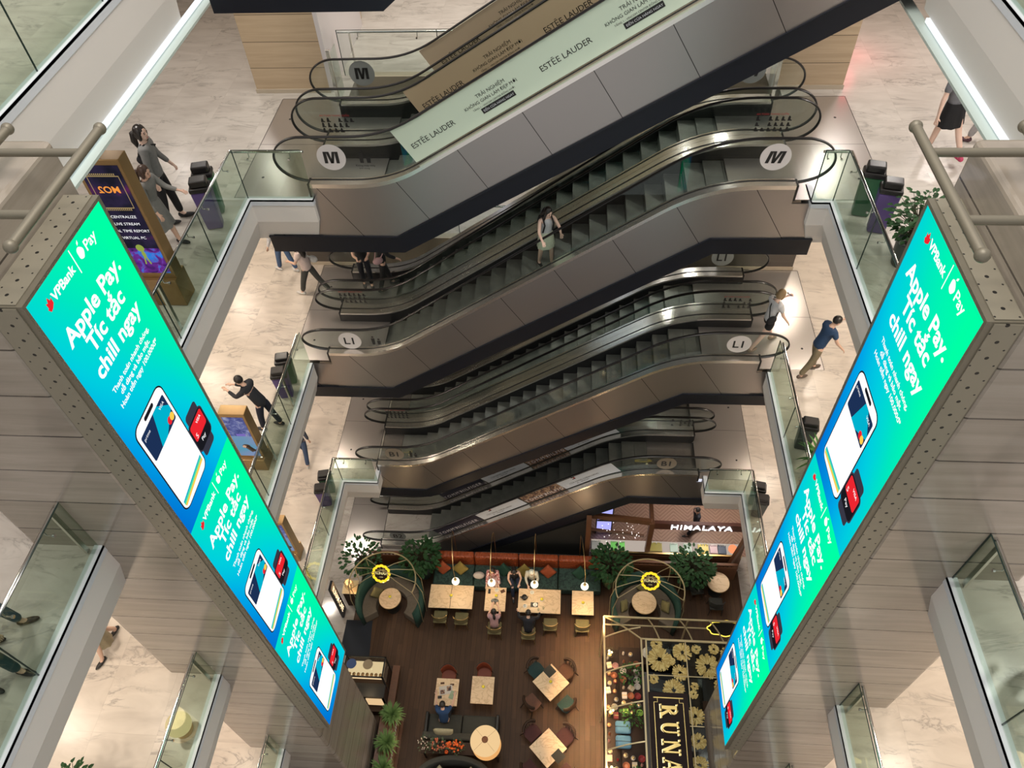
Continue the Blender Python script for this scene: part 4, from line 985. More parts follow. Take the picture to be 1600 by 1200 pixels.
person('heavy set person in dark clothes bending over the lower left totem', (-6.95, 10.55, 10.27), D(80), 1.80, (.016, .018, .024), (.012, .016, .035), 'trousers', ((12, 2, 6), (-10, 2, 8)), ((48, 4, 62), (42, 4, 66)), 24, 'long', 'short', shoes=(.012, .012, .016))
person('person in blue jeans and white shoes walking on the left lowest slab', (-7.98, 13.1, 5.27), D(10), 1.78, (.05, .06, .09), (.035, .06, .12), 'trousers', ((22, 0, 6), (-24, 0, 12)), shoes=(.5, .48, .45))
person('person in blue jeans and dark sandals behind the left glass nearest the camera', (-7.05, 3.45, 15.27), D(-70), 1.7, (.25, .27, .3), (.06, .10, .13), 'trousers', ((14, 0, 4), (-12, 0, 6)), shoes=(.03, .018, .012))
person('person in teal jeans and black sandals at the very left edge of the view', (-6.75, 2.85, 15.27), D(-95), 1.72, (.3, .3, .3), (.035, .075, .085), 'trousers', ((10, 4, 4), (-8, 4, 6)), shoes=(.012, .012, .012))
person('woman in black and white sandals half hidden below the lower left slab edge', (-8.72, 5.15, 10.27), D(160), 1.7, (.02, .02, .02), (.30, .25, .16), 'skirt', ((20, 0, 4), (-18, 0, 10)), sleeve='none', shoes=(.012, .01, .01), hem=.3)
person('person in teal trousers leaning at the right edge behind the near right glass', (5.62, 3.5, 15.27), D(-40), 1.7, (.2, .25, .27), (.035, .08, .09), 'trousers', ((10, 0, 20), (-20, 0, 30)), shoes=(.02, .02, .02))
# ------------------------------------------------------------------ totems, bins, plants on the galleries
def leafmat(name, c1, c2):
    m = mat(name, c1, .65, spec=.25); n = NT(m); n.base(n.mix(n.noise(n.ob(), 9, 3), c1, c2)); return m
M_LEAF = leafmat('dark_green_leaf', (.008, .032, .009), (.022, .075, .018)); M_LEAF2 = leafmat('fresh_green_leaf', (.03, .10, .02), (.07, .19, .04)); M_STEM = mat('plant_stem', (.05, .04, .02), .6)
M_POT = mat('dark_planter', (.03, .045, .04), .4); M_POTW = mat('olive_planter', (.10, .11, .05), .5); M_SOIL = mat('soil', (.02, .014, .01), .9)
def plant(loc, label, h=1.3, r=.45, n=60, leaf=(.09, .17), pot=(.24, .5), m=None, pm=None, group='potted plants', kind='bush', nm='potted_plant', seed=1):
    rd = random.Random(seed); t = thing(nm, label, 'plant', loc, 0, group)
    mb = MB(); pr, ph = pot; mb.lathe([(pr*.75, 0), (pr*.95, ph*.6), (pr, ph), (pr*.9, ph), (pr*.88, ph-.05)], (0, 0, 0), 20); mb.obj('pot', pm or M_POT, t, smooth=True)
    mb = MB(); mb.lathe([(pr*.88, ph-.06), (0, ph-.04)], (0, 0, 0), 16); mb.obj('soil', M_SOIL, t)
    st = MB(); lf = MB(); lw, ll = leaf
    for i in range(n):
        a = rd.random()*2*pi; 
        if kind == 'bush':
            e = rd.random()**.5; zz = ph+(h-ph)*(.25+.75*rd.random()); rr = r*e*(.55+.6*sin(pi*min(1, (zz-ph)/(h-ph)*.8)))
            p = Vector((rr*cos(a), rr*sin(a), zz)); d = Vector((cos(a), sin(a), rd.uniform(-.35, .5))).normalized()
            if i % 3 == 0: st.tube([(0, 0, ph-.05), (p.x*.3, p.y*.3, ph+(zz-ph)*.6), p], [.012, .009, .004], 5)
            L = ll*rd.uniform(.7, 1.2); w = lw*rd.uniform(.7, 1.2)
            sd = d.cross(Vector((0, 0, 1))).normalized(); upv = sd.cross(d)
            lf.add([p, p+d*L*.35+sd*w*.5+upv*.01, p+d*L*.75+sd*w*.4, p+d*L-upv*.02, p+d*L*.75-sd*w*.4, p+d*L*.35-sd*w*.5+upv*.01, p+d*L*.5-upv*.015], [(0, 1, 6), (1, 2, 6), (2, 3, 6), (3, 4, 6), (4, 5, 6), (5, 0, 6)])
        else:                                                   # arching fern or spider plant blades
            L = r*rd.uniform(.7, 1.15); el = rd.uniform(.3, 1.4); pts = []
            for q in range(6):
                f = q/5; pts.append(Vector((cos(a)*L*f*cos(el*.5), sin(a)*L*f*cos(el*.5), ph+(h-ph)*sin(el)*f*1.2-(f**2.2)*(h-ph)*.55)))
            sd = Vector((-sin(a), cos(a), 0))
            for q in range(5):
                w0, w1 = lw*(1-abs(q/5-.3))*.5, lw*(1-abs((q+1)/5-.3))*.5*(0 if q == 4 else 1)
                lf.add([pts[q]-sd*w0, pts[q]+sd*w0, pts[q+1]+sd*w1, pts[q+1]-sd*w1], [(0, 1, 2, 3)])
    if st.v: st.obj('stems', M_STEM, t)
    lf.obj('foliage', m or M_LEAF, t, smooth='all')
    return t
def bin_(x, y, z, rz, lab, col, h=.95):
    t = thing('recycling_bin', lab, 'bin', (x, y, z), rz, 'recycling bins on the galleries')
    b = MB(); w, d, hh = .19, .14, h*.78
    vs = [(-w*.8, -d*.8, 0), (w*.8, -d*.8, 0), (w*.8, d*.8, 0), (-w*.8, d*.8, 0), (-w, -d, hh), (w, -d, hh), (w, d, hh), (-w, d, hh)]
    b.add(vs, [(0, 1, 2, 3), (4, 5, 6, 7), (0, 1, 5, 4), (1, 2, 6, 5), (2, 3, 7, 6), (3, 0, 4, 7)]); b.obj('body', mat('bin_%s' % col, dict(purple=(.10, .06, .22), green=(.04, .15, .07), grey=(.05, .06, .06))[col], .4), t, bevel=.03)
    b = MB(); b.box(-w-.01, -d-.01, hh, w+.01, d+.01, hh+.1); b.box(-w*.85, -d*.85, hh+.1, w*.85, d*.85, h); b.obj('lid', M_RUB, t, bevel=.03)
    b = MB(); b.box(-w*.6, -d-.013, hh+.02, w*.6, -d-.011, hh+.075); b.obj('slot', M_INK, t)
    return t
bin_(-7.12, 12.25, 15.27, .25, 'green recycling bin behind the left mezzanine glass corner', 'green', 1.1); bin_(-7.0, 11.78, 15.27, .25, 'purple recycling bin at the left mezzanine, nearer of its pair', 'purple', 1.1)
bin_(5.55, 12.3, 15.27, -.25, 'green recycling bin behind the right mezzanine glass corner', 'green', 1.1); bin_(5.72, 11.8, 15.27, -.25, 'purple recycling bin at the right mezzanine, nearer of its pair', 'purple', 1.1)
bin_(-6.86, 12.0, 10.27, .2, 'green recycling bin by the left glass of the middle floor', 'green'); bin_(-6.84, 11.55, 10.27, .2, 'purple recycling bin by the left glass of the middle floor', 'purple')
bin_(5.33, 10.4, 10.27, -.2, 'dark grey recycling bin by the right glass of the middle floor', 'grey')
bin_(-6.98, 11.95, 5.27, .2, 'green recycling bin by the left glass of the lowest slab', 'green'); bin_(-6.98, 11.5, 5.27, .2, 'purple recycling bin by the left glass of the lowest slab', 'purple')
bin_(5.5, 12.0, 5.27, -.2, 'green recycling bin by the right glass of the lowest slab', 'green'); bin_(5.52, 11.6, 5.27, -.2, 'grey recycling bin by the right glass of the lowest slab', 'grey')
plant((5.95, 10.85, 15.27), 'dark leafy plant beside the right screen on the mezzanine', 1.3, .45, 260, (.08, .13), seed=3, group='leafy plants on the galleries')
plant((5.48, 9.65, 10.27), 'fern beside the right screen on the middle floor', 1.15, .55, 70, (.07, .2), kind='fern', m=M_LEAF2, seed=4, group='leafy plants on the galleries')
plant((-7.97, 2.62, 10.27), 'small green plant at the bottom left of the view', .95, .26, 90, (.06, .1), seed=5, group='leafy plants on the galleries')
M_GOLD = mat('bronze_gold_frame', (.30, .19, .08), .35, .6)
def totem_pic(kind):
    if kind == 'dark':
        m = emat('totem_dark_art', (.03, .03, .06)); n = NT(m); t = n.t; e = [x for x in t.nodes if x.type == 'EMISSION'][0]
        g = n.ob((3, 3, 3)); sep = n.n('SeparateXYZ'); n.l(n.ob(), sep.inputs[0])
        low = n.ramp(n.noise(g, 1.6, 4, 1), [(.3, (.01, .01, .05)), (.5, (.16, .03, .30)), (.62, (.02, .22, .75)), (.75, (.35, .1, .5))])
        hi = n.ramp(n.noise(g, 1.2, 2), [(.35, (.012, .012, .022)), (.6, (.03, .022, .055)), (.8, (.10, .02, .09))])
        f = n.math('LESS_THAN', sep.outputs[2], 1.25); n.l(n.mix(f, hi, low), e.inputs[0]); e.inputs[1].default_value = .9; return m
    m = emat('totem_pale_art', (.2, .25, .5)); n = NT(m); t = n.t; e = [x for x in t.nodes if x.type == 'EMISSION'][0]
    sep = n.n('SeparateXYZ'); n.l(n.ob(), sep.inputs[0])
    up = n.ramp(n.noise(n.ob((5, 5, 5)), 1.4, 4, 1), [(.35, (.07, .08, .25)), (.55, (.16, .18, .42)), (.7, (.40, .42, .60))])
    lo = n.ramp(n.noise(n.ob((1, 1, 2)), 1.0, 1), [(.3, (.10, .38, .52)), (.7, (.30, .32, .55))])
    n.l(n.mix(n.math('LESS_THAN', sep.outputs[2], 1.2), up, lo), e.inputs[0]); e.inputs[1].default_value = .8; return m
def totem(x, y, z, w, h, lab, kind, d=.42):
    t = thing('advertising_totem', lab, 'totem', (x, y, z), 0, 'display totems on the galleries')
    mb = MB(); mb.box(0, 0, 0, w, d, h*.20); mb.box(0, .08, h*.2, w, d-.08, h); mb.obj('cabinet', M_GOLD, t, bevel=.01)
    mb = MB(); mb.box(.06, .072, h*.24, w-.06, .08, h-.10); mb.obj('display', totem_pic(kind), t)
    mb = MB(); mb.cur = 0
    if kind == 'dark':
        put_text(mb, 'MO2', .17, (w/2, .068, h*.80), (-1, 0, 0), (0, 0, 1), align='CENTER', offset=.004); mb.cur = 1
        for k, s_ in enumerate(('CENTRALIZE', 'LIVE STREAM', 'REAL TIME REPORT', 'VIRTUAL PC')): put_text(mb, s_, .075, (w/2, .068, h*(.635-.048*k)), (1, 0, 0), (0, 0, 1), align='CENTER')
        mb.cur = 2
        for (a, b, c, e) in ((.12, .70, w-.12, .705), (.12, .90, w-.12, .905), (.12, .70, .13, .905), (w-.13, .70, w-.12, .905)): mb.box(a, .068, h*b, c, .07, h*e)
        for q in range(14): mb.box(.16+q*(w-.32)/14, .068, h*.685, .175+q*(w-.32)/14, .07, h*.70); mb.box(.16+q*(w-.32)/14, .068, h*.907, .175+q*(w-.32)/14, .07, h*.92)
        mb.obj('display_graphics', [emat('led_amber', (1, .35, .06), .9), C_W, emat('led_gold', (.5, .36, .16), .7)], t)
        mb = MB(); mb.ball((w*.5, .07, h*.425), (.07, .004, .075), 12, 8); mb.ball((w*.52, .07, h*.38), (.035, .004, .08), 10, 6); mb.tube([(w*.50, .07, h*.36), (w*.46, .07, h*.31)], .012, 6); mb.tube([(w*.54, .07, h*.36), (w*.58, .07, h*.31)], .012, 6)
        mb.obj('display_figure', emat('led_lime', (.35, .45, .08), .8), t)
    else:
        mb.ball((w*.52, .07, h*.43), (.09, .004, .07), 12, 8); mb.tube([(w*.56, .07, h*.43), (w*.72, .07, h*.36), (w*.86, .07, h*.35)], [.05, .05, .01], 6); mb.cur = 1; mb.ball((w*.44, .067, h*.42), (.045, .004, .05), 12, 8); mb.cur = 2; mb.box(w*.35, .068, h*.62, w*.7, .07, h*.66)
        mb.obj('display_figure', [M_BRN, M_SKIN2, emat('led_violet', (.25, .18, .6), .8)], t)
    return t
totem(-7.55, 9.5, 15.27, .76, 2.95, 'tall bronze framed totem with dark technology advert on the left mezzanine', 'dark')
totem(-7.28, 9.32, 10.27, .58, 1.95, 'bronze framed totem with a pale blue advert on the left middle floor', 'pale')
totem(-7.9, 9.6, 5.27, .58, 1.95, 'bronze framed totem low on the left, mostly behind the screen', 'pale')
t = thing('floor_sign', 'round cream sign board behind the lower left glass', 'sign', (-6.72, 3.72, 10.27), 0)
mb = MB(); mb.X = Matrix.Translation((0, 0, .3)) @ Euler((0, RAD(25), 0)).to_matrix().to_4x4(); mb.lathe([(.0, 0), (.22, 0), (.22, .03), (0, .03)], (0, 0, 0), 28); mb.obj('board', mat('cream_board', (.72, .62, .36), .5), t)
mb = MB(); mb.tube([(0, 0, .3), (0, 0, .02)], .02, 8); mb.lathe([(.16, 0), (.16, .02), (0, .025)], (0, 0, 0), 16); mb.obj('stand', M_GOLD, t)
point('red_shop_glow', (6.75, 18.6, 15.9), 16, (1, .10, .14), .3)
# shop fronts beyond the middle floor
t = thing('shop_window', 'lit white shop window far behind the escalators on the middle floor', 'shop window', (-3.4, 20.5, 10.27), 0)
mb = MB(); mb.box(-1.6, 0, .1, 1.4, .06, 3.2); mb.obj('light_panel', emat('shop_white', (.85, .85, 1), 1.2), t)
mb = MB()
for x in (-1.65, -.7, .3, 1.35): mb.box(x, -.08, 0, x+.09, .0, 3.3)
mb.box(-1.65, -.08, 1.0, 1.45, 0, 1.06); mb.obj('window_frame', M_BLACK, t)
# ================================================================== the cafe on the lowest level
F0 = .285; TT = 1.03
def mtable():
    m = mat('cream_marble_top', (.8, .6, .4), .4); n = NT(m)
    v = n.noise(n.co((1, 1.6, 1)), 2.2, 6, 1.8); l = n.ramp(n.math('ABSOLUTE', n.math('SUBTRACT', v, .5)), [(0, (1, 1, 1)), (.05, (0, 0, 0))])
    n.base(n.mix(n.math('MULTIPLY', l, .5), (.66, .49, .31), (.36, .22, .11))); return m
M_TOP = mtable(); M_BRASS = mat('brass', (.60, .42, .18), .28, 1); M_IRON = mat('black_iron', (.015, .014, .013), .4, .3)
M_OLIVE = cloth('olive_velvet', (.17, .145, .065)); M_RUST = mat('rust_leather', (.17, .032, .010), .5); M_TEALV = cloth('teal_seat', (.010, .036, .038)); M_BROWNV = cloth('brown_seat', (.085, .036, .018)); M_WINE = cloth('wine_seat', (.055, .016, .018))
M_BLUSH = cloth('blush_seat', (.12, .055, .036)); M_YEL = cloth('mustard_cloth', (.24, .17, .035)); M_GRN = cloth('emerald_cloth', (.006, .045, .026)); M_ORC = cloth('burnt_orange_cloth', (.26, .05, .012)); M_DKS = cloth('charcoal_sofa', (.035, .036, .03)); M_LEM = mat('lemon_skin', (.68, .56, .04), .45); M_CER = mat('white_ceramic', (.7, .68, .62), .25)
def table(cx, cy, w, d, lab, rz=0, z=F0, legs='ped', top=M_TOP, grp='marble cafe tables'):
    t = thing('cafe_table', lab, 'table', (cx, cy, z), rz, grp); h = TT-z
    mb = MB(); mb.box(-w/2, -d/2, h-.035, w/2, d/2, h); mb.obj('table_top', top, t, bevel=.006)
    mb = MB(); mb.box(-w/2+.02, -d/2+.02, h-.06, w/2-.02, d/2-.02, h-.035); mb.obj('apron', M_DWOOD, t)
    mb = MB(); mb.tube([(0, 0, 0.02), (0, 0, h-.05)], .03, 12); mb.lathe([(.2, 0), (.2, .015), (.03, .03)], (0, 0, 0), 20); mb.obj('pedestal', M_IRON, t)
    return t
def rtable(cx, cy, r, lab):
    t = thing('round_table', lab, 'table', (cx, cy, F0), 0, 'round marble tables'); h = TT-F0
    mb = MB(); mb.lathe([(0, h-.04), (r, h-.04), (r, h), (0, h)], (0, 0, 0), 40); mb.obj('table_top', M_TOP, t, bevel=.005)
    mb = MB(); mb.lathe([(r+.008, h-.045), (r+.008, h-.012), (r-.0, h-.012), (r-.0, h-.045)], (0, 0, 0), 40); mb.obj('brass_rim', M_BRASS, t)
    mb = MB(); mb.tube([(0, 0, .02), (0, 0, h-.04)], .03, 12); mb.lathe([(.22, 0), (.22, .015), (.03, .03)], (0, 0, 0), 20); mb.obj('pedestal', M_IRON, t)
table(-3.97, 10.67, .70, .81, 'left half of the wide marble table below the leftmost globe lamp'); table(-3.245, 10.67, .725, .81, 'right half of the wide marble table below the leftmost globe lamp')
table(-2.14, 10.64, .68, .82, 'narrow marble table where the woman in pink sits'); table(-.70, 10.64, 1.38, .82, 'wide marble table covered with cups in front of the woman in black')
table(.71, 10.64, .70, .82, 'single marble table below the rightmost globe lamp'); table(-3.39, 7.61, .69, .80, 'pale marble table with open magazines before the man in blue')
table(-2.31, 7.72, .68, .81, 'empty pale marble table beside the man in blue')
table(-.25, 8.05, .80, .79, 'marble table turned diagonally, farther of the two', D(45)); table(-.28, 6.19, .78, .76, 'marble table turned diagonally, nearer of the two', D(45))
rtable(-5.62, 10.52, .36, 'round marble table in the left green booth'); rtable(2.69, 10.74, .39, 'round marble table in the right green booth'); rtable(5.14, 11.55, .36, 'round marble table at the far right beside the planter')
def menu(x, y, lab, rz=D(45)):
    t = thing('menu_board', lab, 'menu', (x, y, TT+.001), rz, 'dark menus on the diagonal tables'); mb = MB(); mb.box(-.15, -.15, 0, .15, .15, .012); mb.obj('cover', M_DKS, t, bevel=.004)
menu(-.30, 8.38, 'dark square menu on the far corner of the farther diagonal table'); menu(.02, 5.98, 'dark square menu on the right corner of the nearer diagonal table')
# ---- chairs
def shell_chair(m, nm='shell_chair', back_h=.36, metal=None):
    t = thing(nm, 'x', 'chair', (0, 0, F0)); metal = metal or M_BRASS
    mb = MB(); mb.box(-.22, -.20, .40, .22, .22, .47); mb.obj('seat', m, t, bevel=.035, seg=3)
    mb = MB(); N = 12; A = []; B = []; C = []; E_ = []
    for i in range(N+1):
        a = D(200+140*i/N); r = .25; x, y = r*cos(a), r*.85*sin(a)+.02; k = 1-.25*abs(i/N-.5)*2
        A.append((x, y, .46)); B.append((x*1.04, y*1.08, .46+back_h*k)); C.append((x*.88, y*.88, .46)); E_.append((x*.93, y*.97, .46+back_h*k))
    mb.ribbon(A, B, C, E_); mb.obj('backrest', m, t, smooth='all', bevel=.01)
    for sx in (-1, 1):
        for sy in (-1, 1):
            mb = MB(); mb.tube([(sx*.18, sy*.16, .41), (sx*.22, sy*.20, 0)], [.014, .010], 8); mb.obj('leg', metal, t)
    mb = MB(); mb.tube([(x, y, z+.01) for x, y, z in B], .012, 6); mb.obj('top_rail', metal, t)
    return t
def put(ch, x, y, rz, lab, grp, first=[None]):
    if ch.get('used'): c = dup(ch, (x, y, F0), rz, lab, grp); c.pop('used', None) if 'used' in c.keys() else None; return c
    ch['used'] = 1; ch.location = (x, y, F0); ch.rotation_euler = (0, 0, rz); ch['label'] = lab; ch['group'] = grp; return ch
oc = shell_chair(M_OLIVE)
for x, y, l in ((-3.93, 10.08, 'olive velvet chair left at the wide table under the first globe'), (-3.23, 10.05, 'olive velvet chair right at the wide table under the first globe'), (-2.12, 9.78, 'olive velvet chair on which the woman in pink sits'),
                (-1.02, 9.66, 'olive velvet chair on which the person in navy and white sits'), (-.33, 9.98, 'empty olive velvet chair at the table covered with cups'), (.70, 9.98, 'olive velvet chair at the single table under the rightmost globe')):
    put(oc, x, y, 0, l, 'olive velvet cafe chairs')
rc = shell_chair(M_RUST, 'leather_chair', .42, M_IRON)
put(rc, -3.42, 8.2, pi, 'rust leather chair behind the table with magazines', 'rust leather chairs'); put(rc, -2.32, 8.32, pi, 'rust leather chair behind the empty pale table', 'rust leather chairs')
def wood_chair(m):
    t = thing('wooden_chair', 'x', 'chair', (0, 0, F0))
    mb = MB(); mb.prism([(-.22, .2), (-.24, -.05), (-.19, -.2), (.19, -.2), (.24, -.05), (.22, .2)], 2, .41, .46); mb.obj('seat', m, t, bevel=.015)
    mb = MB(); A = []
    for i in range(9): a = D(210+120*i/8); A.append((.27*cos(a), .24*sin(a)+.0, .80-.02*abs(i-4)))
    mb.tube(A, .055, 8, sq=(.8, 1.4)); mb.obj('back_rail', M_DWOOD, t, smooth=True)
    for i in (1, 3, 4, 5, 7): mb = MB(); mb.tube([(A[i][0]*.85, A[i][1]*.85, .45), A[i]], .01, 6); mb.obj('spindle', M_DWOOD, t)
    for sx in (-1, 1):
        for sy in (-1, 1): mb = MB(); mb.tube([(sx*.17, sy*.15, .42), (sx*.24, sy*(.23 if sy > 0 else .29), 0)], [.02, .012], 8); mb.obj('leg', M_DWOOD, t)
    return t
wc = {k: wood_chair(m) for k, m in (('teal', M_TEALV), ('brown', M_BROWNV), ('blush', M_BLUSH), ('wine', M_WINE))}
for k, x, y, a, l in (('teal', -.74, 8.52, -135, 'teal seated wooden chair behind the farther diagonal table'), ('brown', .22, 8.52, 135, 'brown seated wooden chair behind the farther diagonal table'), ('blush', -.80, 7.52, -45, 'blush seated wooden chair in front of the farther diagonal table'), ('teal', .24, 7.52, 45, 'teal seated wooden chair in front of the farther diagonal table'),
                      ('wine', -.76, 6.66, -135, 'wine seated wooden chair back left of the nearer diagonal table'), ('wine', .23, 6.62, 135, 'wine seated wooden chair back right of the nearer diagonal table'), ('wine', -.78, 5.66, -45, 'wine seated wooden chair front left of the nearer diagonal table'), ('wine', .24, 5.62, 45, 'wine seated wooden chair front right of the nearer diagonal table')):
    put(wc[k], x, y, D(a), l, 'dark wooden chairs round the diagonal tables')
dc = shell_chair(M_DKS, 'dark_chair', .4, M_IRON); put(dc, 5.05, 10.92, 0, 'black armchair in front of the far right round table', 'black armchairs'); put(dc, 4.45, 11.45, D(-80), 'black armchair left of the far right round table', 'black armchairs')
# ---- long banquette
def tuft():
    m = mat('tufted_orange_leather', (.24, .045, .010), .42); n = NT(m); sep = n.n('SeparateXYZ'); n.l(n.co(), sep.inputs[0])
    a = n.math('ABSOLUTE', n.math('SINE', n.math('MULTIPLY', n.math('ADD', sep.outputs[0], sep.outputs[2]), 26))); b = n.math('ABSOLUTE', n.math('SINE', n.math('MULTIPLY', n.math('SUBTRACT', sep.outputs[0], sep.outputs[2]), 26)))
    n.bump(n.math('MULTIPLY', a, b), .8, .02); return m
M_TUFT = tuft(); M_DAM = mat('green_damask', (.02, .06, .045), .7); _n = NT(M_DAM); _n.base(_n.ramp(_n.noise(_n.co(), 9, 2, 1), [(.42, (.005, .020, .016)), (.55, (.018, .05, .040))]))
for i, (a, b) in enumerate(((-4.34, -2.97), (-2.95, -1.47), (-1.45, -.12), (-.10, 1.32))):
    t = thing('banquette', 'section of orange tufted banquette with green seat, %s from the left' % ('first', 'second', 'third', 'fourth')[i], 'sofa', (a, 11.2, F0), 0, 'banquette sections')
    w = b-a
    mb = MB(); mb.box(0, 0, .12, w, .82, .45); mb.obj('seat', M_DAM, t, bevel=.05, seg=3)
    mb = MB(); mb.box(0, .78, .1, w, 1.02, .98); mb.obj('backrest', M_TUFT, t, bevel=.06, seg=3)
    mb = MB(); mb.box(.02, .04, 0, w-.02, .98, .12); mb.obj('plinth', M_DWOOD, t)
def cushion(x, y, z, m, lab, rz=0, rx=65, s=.22):
    t = thing('cushion', lab, 'cushion', (x, y, z), rz, 'cushions on the seating'); mb = MB(); N = 10; vs = []; fs = []
    M_ = Euler((D(rx), 0, 0)).to_matrix() @ Euler((0, 0, D(45 if rx > 10 and s < .3 else 0))).to_matrix()
    for sd in (1, -1):
        for i in range(N+1):
            for j in range(N+1):
                u, v = i/N*2-1, j/N*2-1; hh = .07*((1-u**4)*(1-v**4))**.6*sd; k = 1-.06*(1-abs(u))*abs(v)-.06*(1-abs(v))*abs(u)
                vs.append(M_ @ Vector((u*s*k, v*s*k, hh)))
    o = 0
    for q in range(2):
        for i in range(N):
            for j in range(N): a = q*(N+1)**2+i*(N+1)+j; fs.append((a, a+1, a+N+2, a+N+1))
    mb.add(vs, fs); mb.obj('cover', m, t, smooth='all'); return t
for x, m, l in ((-4.02, M_ORC, 'burnt orange cushion at the left end of the banquette'), (-3.42, M_YEL, 'mustard cushion behind the leftmost globe lamp'), (-1.95, M_GRN, 'dark green cushion between the woman in white floral and the woman in black'), (-1.25, M_YEL, 'mustard cushion between the two women on the banquette'), (-.45, M_ORC, 'burnt orange cushion right of the woman in the white hood'), (.62, M_GRN, 'emerald cushion near the right end of the banquette')):
    cushion(x, 11.72, F0+.66, m, l)
# ---- globe lamps on arched brass stems
for x, gx, l in ((-3.6, -3.38, 'leftmost'), (-2.25, -2.22, 'second'), (-.87, -.85, 'third'), (.60, .74, 'rightmost')):
    t = thing('globe_lamp', '%s white globe lamp hanging from a thin arched brass stem over the tables' % l, 'lamp', (x, 12.32, F0), 0, 'globe lamps along the banquette')
    mb = MB(); P_ = [(x, 12.32, F0), (x, 12.32, 2.3)]
    for i in range(1, 13): a = pi*i/12*.80; f = (1-cos(a))/(1-cos(pi*.8)); P_.append((x+(gx-x)*f, 12.32-1.54*f, 2.3+.62*sin(a)))
    P_[-1] = (gx, 10.78, P_[-1][2]); P_.append((gx, 10.78, 2.08)); mb.tube(P_, .011, 6); mb.obj('stem', M_BRASS, t, world=True, smooth=True)
    mb = MB(); mb.ball((gx, 10.78, 1.93), .125, 20, 14); mb.obj('globe', emat('globe_white', (1, .9, .68), 1.8), t, world=True, smooth='all')
    mb = MB(); mb.lathe([(.05, 0), (.045, .05), (.0, .055)], (gx, 10.78, 2.04), 14); mb.obj('collar', M_BRASS, t, world=True)
    point('globe_light', (gx, 10.78, 1.72), 13, (1, .72, .42), .12)
# ---- things on the tables
def small(nm, lab, cat, x, y, parts, grp=None, z=TT, rz=0):
    t = thing(nm, lab, cat, (x, y, z), rz, grp)
    for pn, f, m in parts: mb = MB(); f(mb); mb.obj(pn, m, t, smooth=True)
    return t
for x, y, l in ((-3.6, 10.68, 'at the wide table under the first globe'), (-2.12, 10.74, 'on the table of the woman in pink'), (-.62, 10.68, 'on the table covered with cups'), (.72, 10.62, 'on the single table at the right'), (-2.29, 7.80, 'on the empty pale table'), (-.26, 8.05, 'on the farther diagonal table'), (-5.62, 10.55, 'on the round table of the left booth')):
    small('lemon', 'yellow lemon in a small dish %s' % l, 'fruit', x, y, [('fruit', lambda mb: mb.ball((0, 0, .06), (.055, .048, .046), 14, 10), M_LEM), ('dish', lambda mb: mb.lathe([(.03, 0), (.06, .012), (.065, .02), (.055, .016), (0, .01)], (0, 0, 0), 18), M_CER)], 'lemons on the cafe tables')
cup = lambda mb: mb.lathe([(.0, 0), (.028, 0), (.038, .06), (.034, .06), (.025, .01), (0, .008)], (0, 0, 0), 16)
glassf = lambda mb: mb.lathe([(.0, 0), (.03, 0), (.036, .11), (.033, .11), (.027, .01), (0, .008)], (0, 0, 0), 16)
small('teapot', 'dark iron teapot on the table covered with cups', 'teapot', -1.19, 10.72, [('pot', lambda mb: mb.lathe([(0, 0), (.07, 0), (.10, .05), (.08, .11), (.02, .12), (.015, .14), (0, .145)], (0, 0, 0), 20), M_IRON), ('spout', lambda mb: mb.tube([(.08, 0, .06), (.13, 0, .11)], [.02, .01], 8), M_IRON), ('handle', lambda mb: mb.tube([(-.08, 0, .04), (-.14, 0, .06), (-.14, 0, .11), (-.07, 0, .11)], .008, 6), M_IRON)])
for x, y, l in ((-1.16, 10.44, 'left of the tray'), (-.83, 10.50, 'on the dark tray'), (-.95, 10.92, 'near the far edge'), (-2.12, 10.95, 'on the table of the woman in pink')):
    small('coffee_cup', 'small white coffee cup, %s' % l if 'woman' in l else 'small white coffee cup on the table covered with cups, %s' % l, 'cup', x, y, [('cup', cup, M_CER), ('saucer', lambda mb: mb.lathe([(0, 0), (.05, .0), (.07, .012), (0, .006)], (0, 0, 0), 18), M_CER)], 'coffee cups')
for x, y, l in ((-.56, 10.38, 'in front of the empty olive chair'), (-.72, 10.32, 'beside the person in navy and white')):
    small('water_glass', 'clear drinking glass %s' % l, 'glass', x, y, [('glass', glassf, M_EGLASS)], 'drinking glasses')
small('tray', 'dark tray under a cup on the table covered with cups', 'tray', -.86, 10.50, [('tray', lambda mb: mb.box(-.12, -.08, -.0, .12, .08, .006), M_IRON)])
small('phone', 'black phone lying on the table of the woman in pink', 'phone', -2.36, 10.9, [('case', lambda mb: mb.box(-.04, -.08, 0, .04, .08, .01), M_INK)])
small('handbag', 'grey handbag on the table of the woman in pink', 'bag', -2.15, 10.55, [('bag', lambda mb: mb.ball((0, 0, .07), (.13, .08, .08), 14, 8), cloth('grey_bag', (.2, .2, .18))), ('handle', lambda mb: mb.tube([(-.07, 0, .12), (0, 0, .2), (.07, 0, .12)], .008, 6), M_IRON)])
small('wallet', 'red brown wallet on the table of the woman in pink', 'wallet', -1.92, 10.92, [('wallet', lambda mb: mb.box(-.07, -.05, 0, .07, .05, .02), M_BROWNV)], rz=.5)
small('magazine', 'open magazine with photos before the man in blue', 'magazine', -3.42, 7.66, [('pages', lambda mb: mb.add([(-.2, -.13, .004), (0, -.13, .016), (.2, -.13, .004), (.2, .13, .004), (0, .13, .016), (-.2, .13, .004)], [(0, 1, 4, 5), (1, 2, 3, 4)]), mat('magazine_paper', (.5, .46, .42), .6)), ('picture', lambda mb: (mb.box(-.17, -.10, .014, -.04, .02, .018), mb.box(.03, -.04, .016, .16, .10, .019)), M_PHOTO)], rz=.2)
